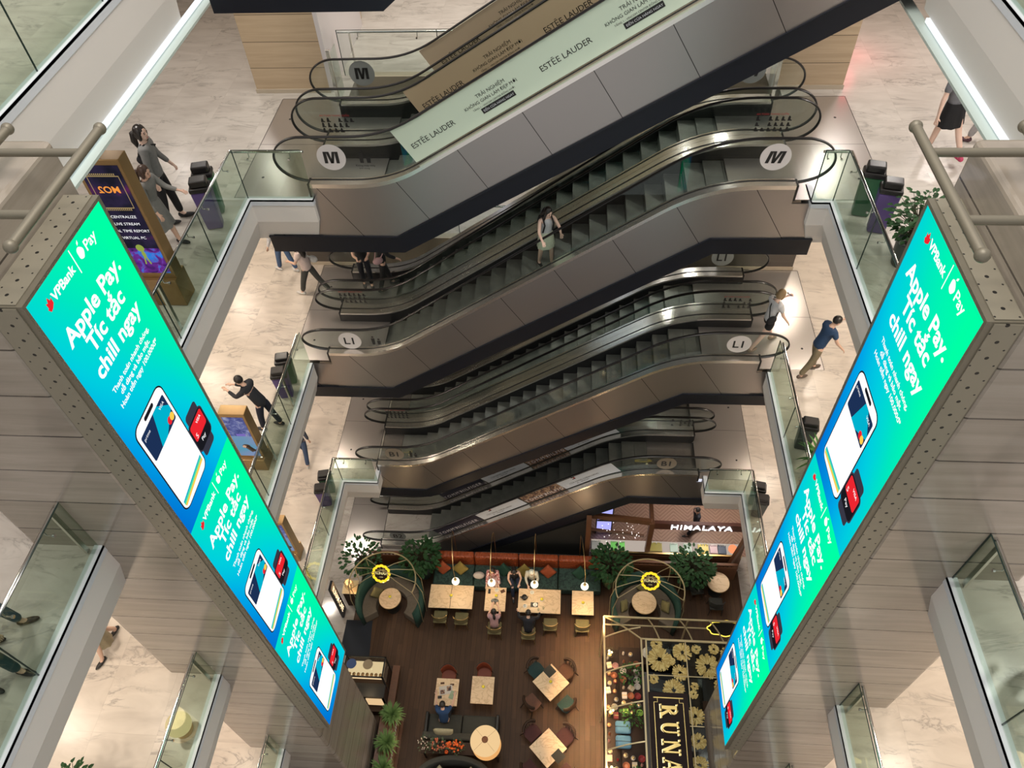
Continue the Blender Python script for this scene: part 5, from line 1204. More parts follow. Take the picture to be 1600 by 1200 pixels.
small('magazine', 'closed green magazine before the man in blue', 'magazine', -3.2, 7.52, [('cover', lambda mb: mb.box(-.09, -.12, 0, .09, .12, .01), cloth('sage_cover', (.28, .36, .25)))], rz=-.3)
small('book', 'small dark book before the man in blue', 'book', -3.58, 7.44, [('cover', lambda mb: mb.box(-.06, -.04, 0, .06, .04, .02), M_IRON)], rz=.1)
for i, (x, y) in enumerate(((-3.55, 7.86), (-3.25, 7.83))): small('card', 'small dark card beside the magazines, %s one' % ('left', 'right')[i], 'card', x, y, [('card', lambda mb: mb.box(-.06, -.03, 0, .06, .03, .004), M_BROWNV)], rz=.15)
# ---- seated people
ST = F0+.47
person('woman in a pink shirt with a dark ponytail seated with her back to the camera', (-2.12, 9.82, ST+.02), 0, 1.62, (.48, .29, .30), (.02, .02, .03), 'trousers', ((84, 3, 84), (84, 3, 84)), ((45, 4, 55), (45, 4, 55)), 14, 'short', 'pony', seated=True)
person('person with a navy jacket and white collar bent over on an olive chair', (-1.02, 9.72, ST+.02), 0, 1.70, (.012, .014, .022), (.01, .01, .015), 'trousers', ((84, 6, 84), (84, 6, 84)), ((30, 30, 40), (30, 30, 40)), 22, 'long', 'short', seated=True)
person('woman in a white and pink floral dress seated on the banquette', (-2.28, 11.55, ST), pi, 1.6, (.6, .42, .42), (.55, .38, .38), 'dress', ((80, 4, 80), (80, 4, 80)), ((25, 8, 40), (25, 8, 40)), 10, 'long', 'long', seated=True, tn=cloth('floral_cloth', (.42, .14, .14), 1), hem=-.02)
person('woman in a black vest and jeans with bare arms seated on the banquette', (-1.58, 11.55, ST), pi+.15, 1.62, (.012, .012, .015), (.02, .03, .06), 'trousers', ((76, 6, 76), (82, 2, 60)), ((32, 12, 70), (32, 12, 70)), 8, 'none', 'long', seated=True, head=(0, 25), extra=lambda t, J, s: phone(t, J, s))
person('woman in a white hood and cream jumper seated on the banquette', (-.98, 11.55, ST), pi, 1.62, (.52, .50, .42), (.012, .012, .015), 'trousers', ((80, 3, 80), (80, 3, 80)), ((25, 10, 60), (25, 10, 60)), 8, 'long', 'bob', haircol=cloth('white_hood', (.62, .66, .60)), seated=True, head=(0, 22))
person('man in a blue shirt with black hair seated reading at the pale table', (-3.40, 6.86, ST), 0, 1.74, (.012, .045, .13), (.01, .012, .02), 'trousers', ((84, 6, 84), (84, 6, 84)), ((52, 16, 35), (52, 16, 35)), 16, 'short', 'short', seated=True)
small('tote_bag', 'white bag lying on the banquette beside the floral dress', 'bag', -2.78, 11.55, [('bag', lambda mb: mb.ball((0, 0, .1), (.2, .13, .12), 14, 8), cloth('white_canvas', (.55, .48, .42)))], z=ST-.02)
# ---- booths with hooped frames
def booth(cx, cy, lab, bz, badge_x):
    t = thing('booth_sofa', 'curved green booth sofa inside the %s hooped frame' % lab, 'sofa', (cx, cy, F0), 0, 'curved booth sofas')
    N = 20; R0, R1, RS = 1.08, .98, .52
    an = [D(-32+244*i/N) for i in range(N+1)]
    mb = MB(); mb.ribbon([(R0*cos(a), R0*sin(a)*1.05, 0) for a in an], [(R0*cos(a)*1.03, R0*sin(a)*1.08, 1.0) for a in an], [(R1*cos(a), R1*sin(a)*1.02, 0) for a in an], [(R1*cos(a), R1*sin(a)*1.02, 1.0) for a in an]); mb.obj('backrest', M_GRNV, t, smooth='all')
    for k in range(4):
        s0, s1 = k*5, k*5+5; aa = an[s0:s1+1]
        mb = MB(); mb.ribbon([(R1*cos(a), R1*sin(a), .45) for a in aa], [(RS*cos(a), RS*sin(a), .45) for a in aa], [(R1*cos(a), R1*sin(a), .05) for a in aa], [(RS*cos(a), RS*sin(a), .05) for a in aa]); mb.obj('seat', M_TAUPE, t, bevel=.02)
    f = thing('hooped_frame', 'gold hooped cage over the %s booth' % lab, 'canopy', (cx, cy, F0), 0, 'hooped booth canopies')
    mb = MB(); hz = 2.25; aa = [D(-20+220*i/24) for i in range(25)]
    mb.tube([(1.05*cos(a), 1.0*sin(a)-.05, hz) for a in aa], .022, 8); mb.obj('top_hoop', M_BRASSP, f, smooth=True)
    for i, a in enumerate([D(-20), D(0), D(25), D(50), D(130), D(155), D(180), D(200)]):
        mb = MB(); mb.tube([(0, .15, hz+.35), (.5*cos(a), .5*sin(a)+.02, hz+.28), (1.05*cos(a), 1.0*sin(a)-.05, hz), (1.16*cos(a), 1.1*sin(a), hz-.8), (1.12*cos(a), 1.08*sin(a), 0)], .012, 6); mb.obj('rib', M_BRASSP, f, smooth=True)
    b = thing('badge_sign', 'glowing yellow scalloped badge sign on the %s hooped frame' % lab, 'sign', (badge_x, cy+.10, bz), 0, 'scalloped badge signs')
    def scal(r, n=12, am=.09): return [(r*(1+am*abs(cos(n*a/2)))*cos(a), r*(1+am*abs(cos(n*a/2)))*sin(a)) for a in [2*pi*i/96 for i in range(96)]]
    X_ = Matrix.Translation((0, 0, 0)) @ Euler((D(48), 0, D(-3))).to_matrix().to_4x4()
    mb = MB(); mb.X = X_; o_, i_ = scal(.275), scal(.205); n_ = 96; mb.add([(x, y, 0) for x, y in o_]+[(x, y, 0) for x, y in i_]+[(x, y, .02) for x, y in o_]+[(x, y, .02) for x, y in i_], [(k, (k+1) % n_, n_+(k+1) % n_, n_+k) for k in range(n_)]+[(2*n_+k, 2*n_+(k+1) % n_, 3*n_+(k+1) % n_, 3*n_+k) for k in range(n_)]+[(k, (k+1) % n_, 2*n_+(k+1) % n_, 2*n_+k) for k in range(n_)]); mb.obj('glowing_rim', emat('badge_yellow', (1, .66, .03), 1.3), b)
    mb = MB(); mb.X = X_; mb.add([(x, y, .005) for x, y in i_], [list(range(n_))]); mb.obj('face', M_DWOOD, b)
    mb = MB(); mb.X = X_; me = text_me('RUNAM', .115, 'CENTER', .004); mb.mesh(me, Matrix.Translation((0, -.03, .012))); me = text_me('CAFE', .05, 'CENTER'); mb.mesh(me, Matrix.Translation((0, -.13, .012))); mb.obj('lettering', emat('badge_text', (.95, .8, .35), .8), b)
    for q, (dx, dz) in enumerate(((.0, -.42), (.16, -.26))):
        mb = MB(); mb.ball((dx, -.05, dz), (.055, .055, .065), 12, 8); mb.obj('bulb', emat('warm_bulb', (1, .75, .35), 3), b, smooth='all')
    point('booth_bulb', (badge_x, cy+.02, bz-.5), 9, (1, .72, .4), .06)
M_GRNV = cloth('booth_green', (.008, .042, .030)); M_TAUPE = cloth('taupe_leather', (.15, .12, .088)); M_BRASSP = mat('painted_gold', (.46, .38, .22), .35, .5)
booth(-5.60, 10.45, 'left', 2.75, -5.62); booth(2.72, 10.55, 'right', 2.75, 2.72)
for x, y, r, l, rz in ((-6.12, 10.75, .2, 'mustard cushion in the left booth', .5), (2.05, 10.65, .2, 'olive cushion at the left of the right booth', 1.2), (3.38, 10.68, .2, 'olive cushion at the right of the right booth', -1.2), (2.72, 11.3, .2, 'olive cushion at the back of the right booth', 0)):
    cushion(x, y, F0+.62, cloth('olive_cushion', (.20, .17, .07)), l, rz, 60, .19)
# ---- planters
for i, (x, y, l) in enumerate(((-6.75, 11.75, 'broad leaved plant left of the left booth'), (-4.72, 11.8, 'dense broad leaved plant between left booth and banquette'), (1.62, 11.75, 'dense broad leaved plant between banquette and right booth'), (4.25, 11.8, 'dense broad leaved plant right of the right booth'))):
    plant((x, y, F0), l, 1.6, .58, 330 if i else 150, (.10, .16), pot=(.30, .75), seed=20+i, pm=M_POT if i != 2 else M_POTW, m=M_LEAF2 if i == 9 else M_LEAF, group='broad leaved plants round the cafe')
for i, (x, y) in enumerate(((-4.84, 6.72), (-4.86, 5.95), (-4.86, 5.25))):
    plant((x, y, F0+1.0), 'spider plant on the bookcase against the left pillar, %s from the far end' % ('first', 'second', 'third')[i], .85, .38, 130, (.05, .2), pot=(.15, .2), kind='fern', m=leafmat('spider_leaf', (.05, .13, .03), (.16, .24, .08)), seed=40+i, group='spider plants on the bookcase')
# ---- bookcase with books
t = thing('bookcase', 'low wooden bookcase along the left pillar', 'bookcase', (-5.25, 5.0, F0), 0)
for nm, b in (('side_panel', (0, 0, 0, .5, .03, 1.0)), ('side_panel', (0, 1.95, 0, .5, 1.98, 1.0)), ('top_board', (0, 0, .97, .5, 1.98, 1.0)), ('shelf', (0, 0, .48, .52, 1.98, .51)), ('shelf', (0, 0, .03, .55, 1.98, .06)), ('back_panel', (0, 0, 0, .02, 1.98, 1.0))):
    mb = MB(); mb.box(*b); mb.obj(nm, M_RWOOD, t)
bk = None; cols = [cloth('book_%d' % i, c) for i, c in enumerate(((.35, .32, .28), (.3, .05, .03), (.04, .07, .14), (.4, .3, .12), (.1, .1, .1)))]
for i in range(22):
    y = 5.08+i*.085; mb = MB(); w = .03+.02*random.random(); h = .2+.1*random.random()
    if bk is None or i < 5:
        t = thing('book', 'books standing in a row on the open side of the low bookcase', 'book', (-4.9, y, F0+.51), 0, 'books in the low bookcase'); mb.box(-.1, 0, 0, .1, w+.02, h); mb.obj('cover', cols[i % 5], t); mb = MB(); mb.box(-.095, .004, .004, .103, w+.016, h-.004); mb.obj('pages', M_CER, t); bk = t; bks = globals().setdefault('BK', []); bks.append(t)
    else: dup(BK[i % 5], (-4.9, y, F0+.51), 0, 'books standing in a row on the open side of the low bookcase')
# ---- cake display case
t = thing('display_case', 'lit glass cake display case on a dark wooden counter', 'display case', (-6.42, 7.05, F0), 0)
mb = MB(); mb.box(0, 0, 0, 1.35, 1.4, .35); mb.obj('plinth', M_DWOOD, t, bevel=.01)
mb = MB(); mb.box(1.2, .1, .35, 1.42, 1.4, .42); mb.obj('side_ledge', M_RWOOD, t)
mb = MB()
for a in ((0, .6), (1.18, .6), (0, 1.2), (1.18, 1.2)): mb.box(a[0]-.02, a[1]-.02, .35, a[0]+.02, a[1]+.02, 1.62)
for b in ((-.02, .58, 1.58, 1.2, .62, 1.62), (-.02, 1.18, 1.58, 1.2, 1.22, 1.62), (-.02, .58, 1.58, .02, 1.22, 1.62), (1.16, .58, 1.58, 1.2, 1.22, 1.62), (-.02, .2, .95, 1.2, .6, 1.05), (-.02, .2, .35, 1.2, .24, .95), (.55, .18, .35, .6, .24, .95)): mb.box(*b)
mb.obj('frame', M_IRON, t)
mb = MB(); mb.box(0, .62, 1.6, 1.16, 1.18, 1.61); mb.obj('top_glass', M_EGLASS, t)
mb = MB(); mb.box(1.17, .62, .4, 1.18, 1.18, 1.58); mb.obj('side_glass', M_EGLASS, t)
mb = MB(); mb.box(.04, .64, 1.3, 1.14, 1.16, 1.32); mb.obj('shelf', emat('case_glow', (1, .74, .42), .9), t)
mb = MB(); mb.box(0, .2, .35, 1.18, 1.2, .95); mb.obj('lower_cabinet', M_DWOOD, t)
for q in (.05, .64): mb = MB(); mb.box(q, .17, .42, q+.48, .2, .93); mb.obj('lit_window', emat('case_glow2', (1, .68, .36), .8), t)
for i, (x, y, c) in enumerate(((-6.22, 8.0, (.05, .09, .22)), (-5.72, 8.0, (.28, .22, .14)))):
    small('plate', '%s patterned plate on top of the cake display case' % ('blue', 'beige')[i], 'plate', x, y, [('plate', lambda mb: mb.lathe([(0, 0), (.1, 0), (.15, .03), (.14, .03), (0, .01)], (0, 0, 0), 24), mat('plate_%d' % i, c, .3))], z=F0+1.625)
for i in range(8):
    small('pastry', 'pastries lined up on the lit shelf of the cake display case', 'pastry', -6.3+i*.135, 7.8, [('pastry', lambda mb: mb.ball((0, 0, .04), (.05, .06, .04), 10, 6), mat('baked_crust', (.42, .22, .08), .6))], 'pastries in the display case', z=F0+1.32)
point('case_light', (-5.8, 7.5, F0+1.75), 6, (1, .75, .45), .1)
t = thing('door_mat', 'dark rectangular mat on the floor beside the left booth', 'mat', (-7.12, 8.85, F0)); mb = MB(); mb.prism([(0, 0), (.98, 0), (.87, 1.18), (.0, 1.18)], 2, -.005, .012); mb.obj('mat', mat('dark_blue_mat', (.014, .018, .026), .9), t)
# ---- left lounge: dark sofa, flower table, two tier lamp, second sofa
t = thing('sofa', 'dark grey sofa on which the man in blue sits', 'sofa', (-3.98, 6.35, F0))
mb = MB(); mb.box(.1, .1, .1, 1.1, .72, .42); mb.obj('seat_cushion', M_DKS, t, bevel=.04)
mb = MB(); mb.box(1.12, .1, .1, 2.12, .72, .42); mb.obj('seat_cushion', M_DKS, t, bevel=.04)
mb = MB(); mb.box(0, -.08, .05, 2.22, .12, .75); mb.obj('backrest', M_DKS, t, bevel=.05)
for x in (0, 2.12): mb = MB(); mb.box(x, 0, .05, x+.1, .74, .55); mb.obj('armrest', M_IRON, t, bevel=.03)
cushion(-3.35, 6.42, F0+.66, cloth('pale_olive_cushion', (.32, .30, .2)), 'pale olive cushion behind the man in blue', 0, 75, .3)
t = thing('sofa', 'black curved sofa at the very bottom of the view', 'sofa', (-2.9, 5.2, F0))
mb = MB(); N = 16; aa = [D(10+160*i/N) for i in range(N+1)]; mb.ribbon([(1.1*cos(a), .62*sin(a), .1) for a in aa], [(1.12*cos(a), .64*sin(a), .85) for a in aa], [(.95*cos(a), .48*sin(a), .1) for a in aa], [(.97*cos(a), .50*sin(a), .85) for a in aa]); mb.obj('backrest', M_DKS, t, smooth='all', bevel=.02)
mb = MB(); mb.box(-.95, -.5, .08, .95, .3, .42); mb.obj('seat', M_DKS, t, bevel=.05)
for x, l in ((-3.35, 'left'), (-2.45, 'right')): cushion(x, 5.35, F0+.62, cloth('pale_olive_cushion', (.32, .30, .2)), 'pale olive cushion, %s of two on the curved black sofa' % l, 0, 40, .2)
t = thing('console_table', 'narrow dark console behind the grey sofa holding the flowers and lamp', 'table', (-3.95, 5.88, F0)); mb = MB(); mb.box(0, 0, .66, 2.3, .34, .70); mb.obj('table_top', M_DWOOD, t)
for x in (.05, 2.2):
    for y in (.03, .27): mb = MB(); mb.box(x, y, 0, x+.04, y+.04, .66); mb.obj('leg', M_DWOOD, t)
CZ = F0+.70
rd = random.Random(5)
for x, y, l, c, n in ((-3.78, 6.05, 'left vase of dusky green branches with tiny white flowers', (.6, .5, .42), 26), (-3.45, 6.02, 'vase with cream and red blossoms', (.45, .12, .06), 22), (-2.92, 6.02, 'low bowl crowded with orange blossoms', (.75, .13, .02), 34)):
    t = thing('flower_vase', l+' on the console', 'flowers', (x, y, CZ)); mb = MB(); mb.lathe([(0, 0), (.07, 0), (.09, .08), (.05, .16), (.06, .18)], (0, 0, 0), 16); mb.obj('vase', M_BROWNV, t, smooth=True)
    st = MB(); lf = MB()
    for i in range(30): a = rd.random()*6.28; r = .25*rd.random()**.5; z = .2+.22*rd.random(); p = Vector((r*cos(a), r*.7*sin(a), z)); st.tube([(0, 0, .15), p], .004, 4); d = Vector((cos(a), sin(a), .4)).normalized(); sd = Vector((-sin(a), cos(a), 0)); lf.add([p, p+d*.05+sd*.02, p+d*.1, p+d*.05-sd*.02], [(0, 1, 2, 3)])
    st.obj('stems', M_STEM, t); lf.obj('leaves', leafmat('dusty_leaf', (.03, .05, .025), (.08, .11, .06)), t)
    for i in range(n):
        a = rd.random()*6.28; r = .24*rd.random()**.5; mb = MB(); mb.ball((r*cos(a), r*.7*sin(a), .3+.12*rd.random()), .018 if n == 26 else .03, 8, 5); mb.obj('blossom', mat('petal_%d' % int(c[0]*100), c, .6), t, smooth='all')
for x, y, r, l in ((-3.17, 6.1, .085, 'larger'), (-3.2, 5.92, .055, 'smaller')):
    small('pumpkin', '%s orange pumpkin between the flowers on the console' % l, 'pumpkin', x, y, [('flesh', lambda mb, r=r: [mb.ball((r*.35*cos(a), r*.35*sin(a), r), (r*.72, r*.72, r), 12, 8) for a in [2*pi*i/7 for i in range(7)]], mat('pumpkin_orange', (.75, .12, .02), .5)), ('stalk', lambda mb, r=r: mb.tube([(0, 0, r*1.8), (.01, 0, r*2.4)], .01, 6), M_STEM)], z=CZ)
t = thing('table_lamp', 'big round two tier cream lamp glowing on the console', 'lamp', (-2.03, 6.05, CZ))
mb = MB(); mb.lathe([(.08, 0), (.08, .02), (.02, .03), (.02, .9), (0, .9)], (0, 0, 0), 16); mb.obj('stand', M_BRASS, t)
ml = emat('lamp_cream', (1, .68, .34), .88)
mb = MB(); mb.lathe([(.40, .82), (.42, .90), (.40, .98), (.05, 1.03), (0, 1.03)], (0, 0, 0), 40); mb.obj('upper_shade', ml, t, smooth=True)
mb = MB(); mb.lathe([(.38, .60), (.41, .66), (.40, .74), (.05, .78)], (.03, -.04, 0), 40); mb.obj('lower_shade', emat('lamp_amber', (1, .50, .17), .85), t, smooth=True)
mb = MB(); mb.lathe([(.09, 1.03), (.09, 1.05), (.03, 1.07), (0, 1.07)], (0, 0, 0), 20); mb.obj('finial', M_BROWNV, t)
mb = MB()
for a in (45, 135, 225, 315): mb.tube([(.09*cos(D(a)), .09*sin(D(a)), 1.037), (.40*cos(D(a)), .40*sin(D(a)), .99)], .003, 4)
mb.obj('seams', M_BROWNV, t)
point('lamp_light', (-2.03, 6.05, CZ+1.5), 14, (1, .68, .36), .3); point('lamp_light', (-2.4, 6.6, CZ+.5), 5, (1, .68, .36), .2)
# ---- slatted screens behind the booths
def slats(x0, x1, y, lab):
    t = thing('slatted_screen', lab, 'screen', (x0, y, F0), 0, 'slatted wooden screens'); w = x1-x0
    mb = MB(); mb.box(0, 0, .95, w, .08, 1.02); mb.box(0, 0, .0, w, .08, .08); mb.box(0, -.03, .08, w, 0, .9); mb.obj('frame', M_RWOOD, t)
    n = int(w/.13)
    for i in range(n): mb = MB(); mb.box(.05+i*.13, .01, .08, .09+i*.13, .07, .95); mb.obj('slat', M_DWOOD, t)
slats(-6.6, -4.9, 12.02, 'slatted wooden screen behind the left booth'); slats(2.0, 3.9, 12.02, 'slatted wooden screen behind the right booth'); slats(4.5, 5.8, 12.02, 'slatted wooden screen behind the far right round table')
# ---- neon lettered totem and lantern at the left edge
t = thing('letter_sign', 'narrow vertical black sign with glowing letters beside the left screen', 'sign', (-7.30, 10.1, F0))
mb = MB(); mb.box(0, 0, 0, .08, .32, 2.1); mb.obj('panel', M_BLACK, t)
mb = MB(); put_text(mb, 'RUNAM CAFE', .26, (.09, .05, 1.95), (0, 0, -1), (0, 1, 0), offset=.004); mb.obj('lettering', emat('letter_warm', (1, .72, .42), 2.2), t)
t = thing('lantern', 'brass lantern with a glowing orange bulb on a dark cabinet left of the left booth', 'lantern', (-6.95, 10.75, F0))
mb = MB(); mb.box(-.22, -.22, 0, .22, .22, .95); mb.obj('cabinet', M_DWOOD, t, bevel=.01); mb = MB(); mb.box(-.24, -.24, .95, .24, .24, .98); mb.obj('brass_plate', M_BRASSP, t)
mb = MB()
for a in range(6): mb.tube([(.12*cos(a*pi/3), .12*sin(a*pi/3), .98), (.16*cos(a*pi/3), .16*sin(a*pi/3), 1.3), (0, 0, 1.55)], .008, 5)
mb.obj('cage', M_BRASS, t); mb = MB(); mb.ball((0, 0, 1.32), .10, 16, 10); mb.obj('bulb', emat('lantern_orange', (1, .5, .2), 2.2), t, smooth='all'); point('lantern_light', (-6.8, 10.6, F0+1.35), 6, (1, .6, .3), .1)

area('bookcase_fill', (-4.45, 6.0, F0+1.9), .1, 1.6, 7, (1, .72, .45), rot=(0, D(-35), 0))  # fill lamp added to brighten the bookcase, no fixture modelled
# ------------------------------------------------------------------ the glazed shop pavilion with the big sign
t = thing('pavilion', 'bronze framed glazed pavilion with golden flower roof over the shop island', 'pavilion', (1.25, 5.0, F0))
Px0, Px1, Pi0, Py1, Pyi, zo, zi = 1.25, 5.75, 2.24, 9.22, 8.42, 3.3, 3.75
def bar(nm, pts, r=.03): mb = MB(); mb.tube(pts, r, 4); return mb.obj(nm, M_BRASSP, t, world=True)
bar('outer_beam', [(Px0, 3.0, zo), (Px0, Py1, zo)], .035); bar('outer_beam', [(Px0, Py1, zo), (Px1, Py1, zo)], .035); bar('lower_beam', [(Px0+.05, Py1, zo-.55), (Px1, Py1, zo-.55)], .025)
bar('inner_beam', [(Pi0, 3.0, zi), (Pi0, Pyi, zi)]); bar('inner_beam', [(Pi0, Pyi, zi), (Px1, Pyi, zi)])
bar('roof_edge_beam', [(Pi0+.1, 3.0, zi+.25), (Pi0+.1, Pyi-.12, zi+.25)]); bar('roof_edge_beam', [(Pi0+.1, Pyi-.12, zi+.25), (Px1, Pyi-.12, zi+.25)])
def arc(a, b, n=8, up=.10): 
    a, b = Vector(a), Vector(b); return [a.lerp(b, i/n)+Vector((0, 0, up*sin(pi*i/n))) for i in range(n+1)]
for y in (8.75, 7.75, 6.75, 5.75, 4.75): bar('curved_rib', arc((Px0, y-.15, zo), (Pi0, y, zi)), .022)
bar('corner_rib', arc((Px0, Py1, zo), (Pi0, Pyi, zi)), .025)
for x in (2.75, 3.65, 4.5, 5.3): bar('curved_rib', arc((x-.25, Py1, zo), (x, Pyi, zi)), .022)
for x in (3.4, 4.6): bar('roof_bar', [(x, 3.0 if x < 3.7 else 6.8, zi+.25), (x, Pyi-.12, zi+.25)], .018)
for y in (7.35, 6.1): bar('roof_bar', [(Pi0+.1, y, zi+.25), (Px1 if y > 7 else 3.7, y, zi+.25)], .015)
for x, y in ((Px0+.02, Py1-.02), (Px0+.02, 7.2), (Px0+.02, 5.2), (3.65, Py1-.02), (Px1, Py1-.02)): bar('post', [(x, y, F0), (x, y, zo)], .03)
mb = MB(); mb.box(Pi0+.12, 3.0, zi+.21, 3.72, Pyi-.14, zi+.225); mb.obj('roof_glass', glass('smoked_roof_glass', (.34, .36, .39), .15), t, world=True)
mb = MB(); mb.box(3.72, 6.75, zi+.21, Px1, Pyi-.14, zi+.225); mb.obj('roof_glass', MT['smoked_roof_glass'], t, world=True)
rd = random.Random(11)
mgf = mat('gold_leaf_paint', (.36, .26, .07), .5, .1); mgf2 = mat('pale_gold_paint', (.50, .40, .15), .5)
for (x, y, r) in ((2.68, 7.78, .34), (3.3, 8.0, .26), (2.5, 7.25, .13), (3.2, 7.45, .22), (3.95, 7.65, .34), (4.6, 7.95, .30), (3.0, 6.98, .30), (2.55, 6.75, .12), (3.5, 6.35, .24), (4.75, 7.1, .28), (3.52, 5.75, .2), (3.5, 5.2, .22), (5.2, 7.6, .26), (2.98, 7.75, .12), (4.15, 8.12, .15), (3.55, 7.1, .11), (4.2, 7.15, .16), (2.62, 8.2, .16), (3.68, 8.1, .13), (3.5, 4.6, .24), (5.45, 8.1, .2), (3.5, 6.9, .12)):
    mb = MB(); mb2 = MB(); c = Vector((x, y, zi+.235))
    for i in range(int(260*r/.3)):
        a = rd.random()*6.283; l = r*(.25+.75*rd.random()**.7); w = .010+.014*rd.random(); d = Vector((cos(a), sin(a), 0)); sd = Vector((-sin(a), cos(a), 0))*w; h = Vector((0, 0, .02*rd.random())); s_ = c+d*l*.55+h; e = c+d*l+h
        (mb if rd.random() < .6 else mb2).add([s_-sd*.5, s_+sd*.5, e+sd, e+d*.012, e-sd], [(0, 1, 2, 3, 4)])
    f_ = mb.obj('golden_flower', mgf, t, world=True); o2 = mb2.obj('pale_petals', mgf2, f_); o2.data.transform(Matrix.Translation(-Vector(t.location)))
# sign
t = thing('roof_sign', 'long dark sign with glowing gold RUNAM letters lying on the pavilion roof', 'sign', (2.32, 3.42, zi+.27))
mb = MB(); mb.box(0, -1.5, 0, 1.0, 3.45, .1); mb.obj('board', mat('dark_brown_board', (.016, .009, .009), .6, spec=.15), t)
mgo = mat('gold_letter', (.75, .58, .22), .3, .9); mge = emat('letter_glow', (1, .80, .45), 1.6)
mb = MB(); z = .105
for b in ((.12, 3.30, .88, 3.325), (.12, -1.4, .135, 3.2), (.865, -1.4, .88, 3.2)): mb.box(b[0], b[1], z-.005, b[2], b[3], z+.01)
for p in (((.135, 3.2), (.22, 3.2), (.22, 3.31)), ((.865, 3.2), (.78, 3.2), (.78, 3.31))): mb.tube([(q[0], q[1], z) for q in p], .008, 4)
mb.obj('border_line', mgo, t)
def letter(ch):
    """polygons in a 1 x 1 cell, serifed; list of convex quads"""
    S = []
    def bx(a, b, c, d): S.append([(a, b), (c, b), (c, d), (a, d)])
    if ch == 'R':
        bx(.12, 0, .34, 1); bx(.0, .94, .5, 1); bx(0, 0, .46, .06); S.append([(.34, .52), (.5, .5), (.82, .06), (.60, .06)]); bx(.55, 0, .95, .06)
        pts = [(.34+.36*sin(a), .75+.25*cos(a)) for a in [pi*i/10 for i in range(11)]]; pin = [(.34+.20*sin(a), .75+.16*cos(a)) for a in [pi*i/10 for i in range(11)]]
        for i in range(10): S.append([pts[i], pts[i+1], pin[i+1], pin[i]])
    if ch == 'U':
        bx(.12, .35, .32, 1); bx(.66, .35, .76, 1); bx(0, .94, .44, 1); bx(.54, .94, .90, 1)
        pts = [(.44-.32*cos(a), .36-.36*sin(a)) for a in [pi*i/10 for i in range(11)]]; pin = [(.49-.17*cos(a), .36-.27*sin(a)) for a in [pi*i/10 for i in range(11)]]
        for i in range(10): S.append([pts[i], pts[i+1], pin[i+1], pin[i]])
    if ch == 'N': bx(.14, 0, .24, 1); bx(.76, 0, .86, 1); S.append([(.14, 1), (.38, 1), (.86, 0), (.66, 0)]); bx(0, 0, .38, .06); bx(0, .94, .30, 1); bx(.62, .94, 1, 1)
    if ch == 'A': S.append([(.42, 1), (.52, 1), (.20, 0), (.12, 0)]); S.append([(.42, 1), (.58, 1), (.92, 0), (.68, 0)]); bx(.26, .3, .72, .37); bx(0, 0, .34, .06); bx(.58, 0, 1, .06)
    if ch == 'M': bx(.1, 0, .18, 1); bx(.80, 0, .98, 1); S.append([(.1, 1), (.30, 1), (.58, .1), (.46, .1)]); S.append([(.80, 1), (.90, 1), (.58, .1), (.50, .1)]); bx(0, 0, .3, .06); bx(.72, 0, 1.06, .06)
    return S
for k, ch in enumerate('RUNAM'):
    y0 = 3.14-k*.425; H_ = .44; Wc = .37; mb = MB(); mg = MB()
    for q in letter(ch):                                    # the word runs along -y, tops of the letters toward +x
        P_ = [(.28+p[1]*H_, y0-p[0]*Wc) for p in q]; mb.prism(P_, 2, .105, .18)
        c = Vector((sum(p[0] for p in P_)/4, sum(p[1] for p in P_)/4)); P2 = [(c.x+(p[0]-c.x)*1.0+(-.022), p[1]+.012) for p in P_]; mg.prism(P2, 2, .102, .106)
    mb.obj('letter', mgo, t); mg.obj('letter_glow', mge, t)
t = thing('oval_sign', 'yellow neon outlined oval sign on the far beam of the pavilion', 'sign', (4.78, 9.16, 2.95))
pts = [(.52*cos(a)*(1+.05*cos(8*a)), 0, .24*sin(a)*(1+.08*cos(8*a))) for a in [2*pi*i/64 for i in range(64)]]
R_ = Euler((D(-35), 0, 0)).to_matrix(); pts = [R_ @ Vector(p) for p in pts]
mb = MB(); mb.tube(pts, .014, 6, closed=True); mb.obj('neon_outline', emat('neon_yellow', (1, .75, .08), 2.2), t); mb = MB(); mb.add([p*.95 for p in pts], [list(range(64))]); mb.obj('face', M_IRON, t)
mb = MB(); me = text_me('RUNAM', .19, 'CENTER', .004); mb.mesh(me, frame_m((0, -.02, -.06), (1, 0, 0), R_ @ Vector((0, 0, 1)))); mb.obj('lettering', mat('pale_gold', (.5, .42, .25), .4), t)
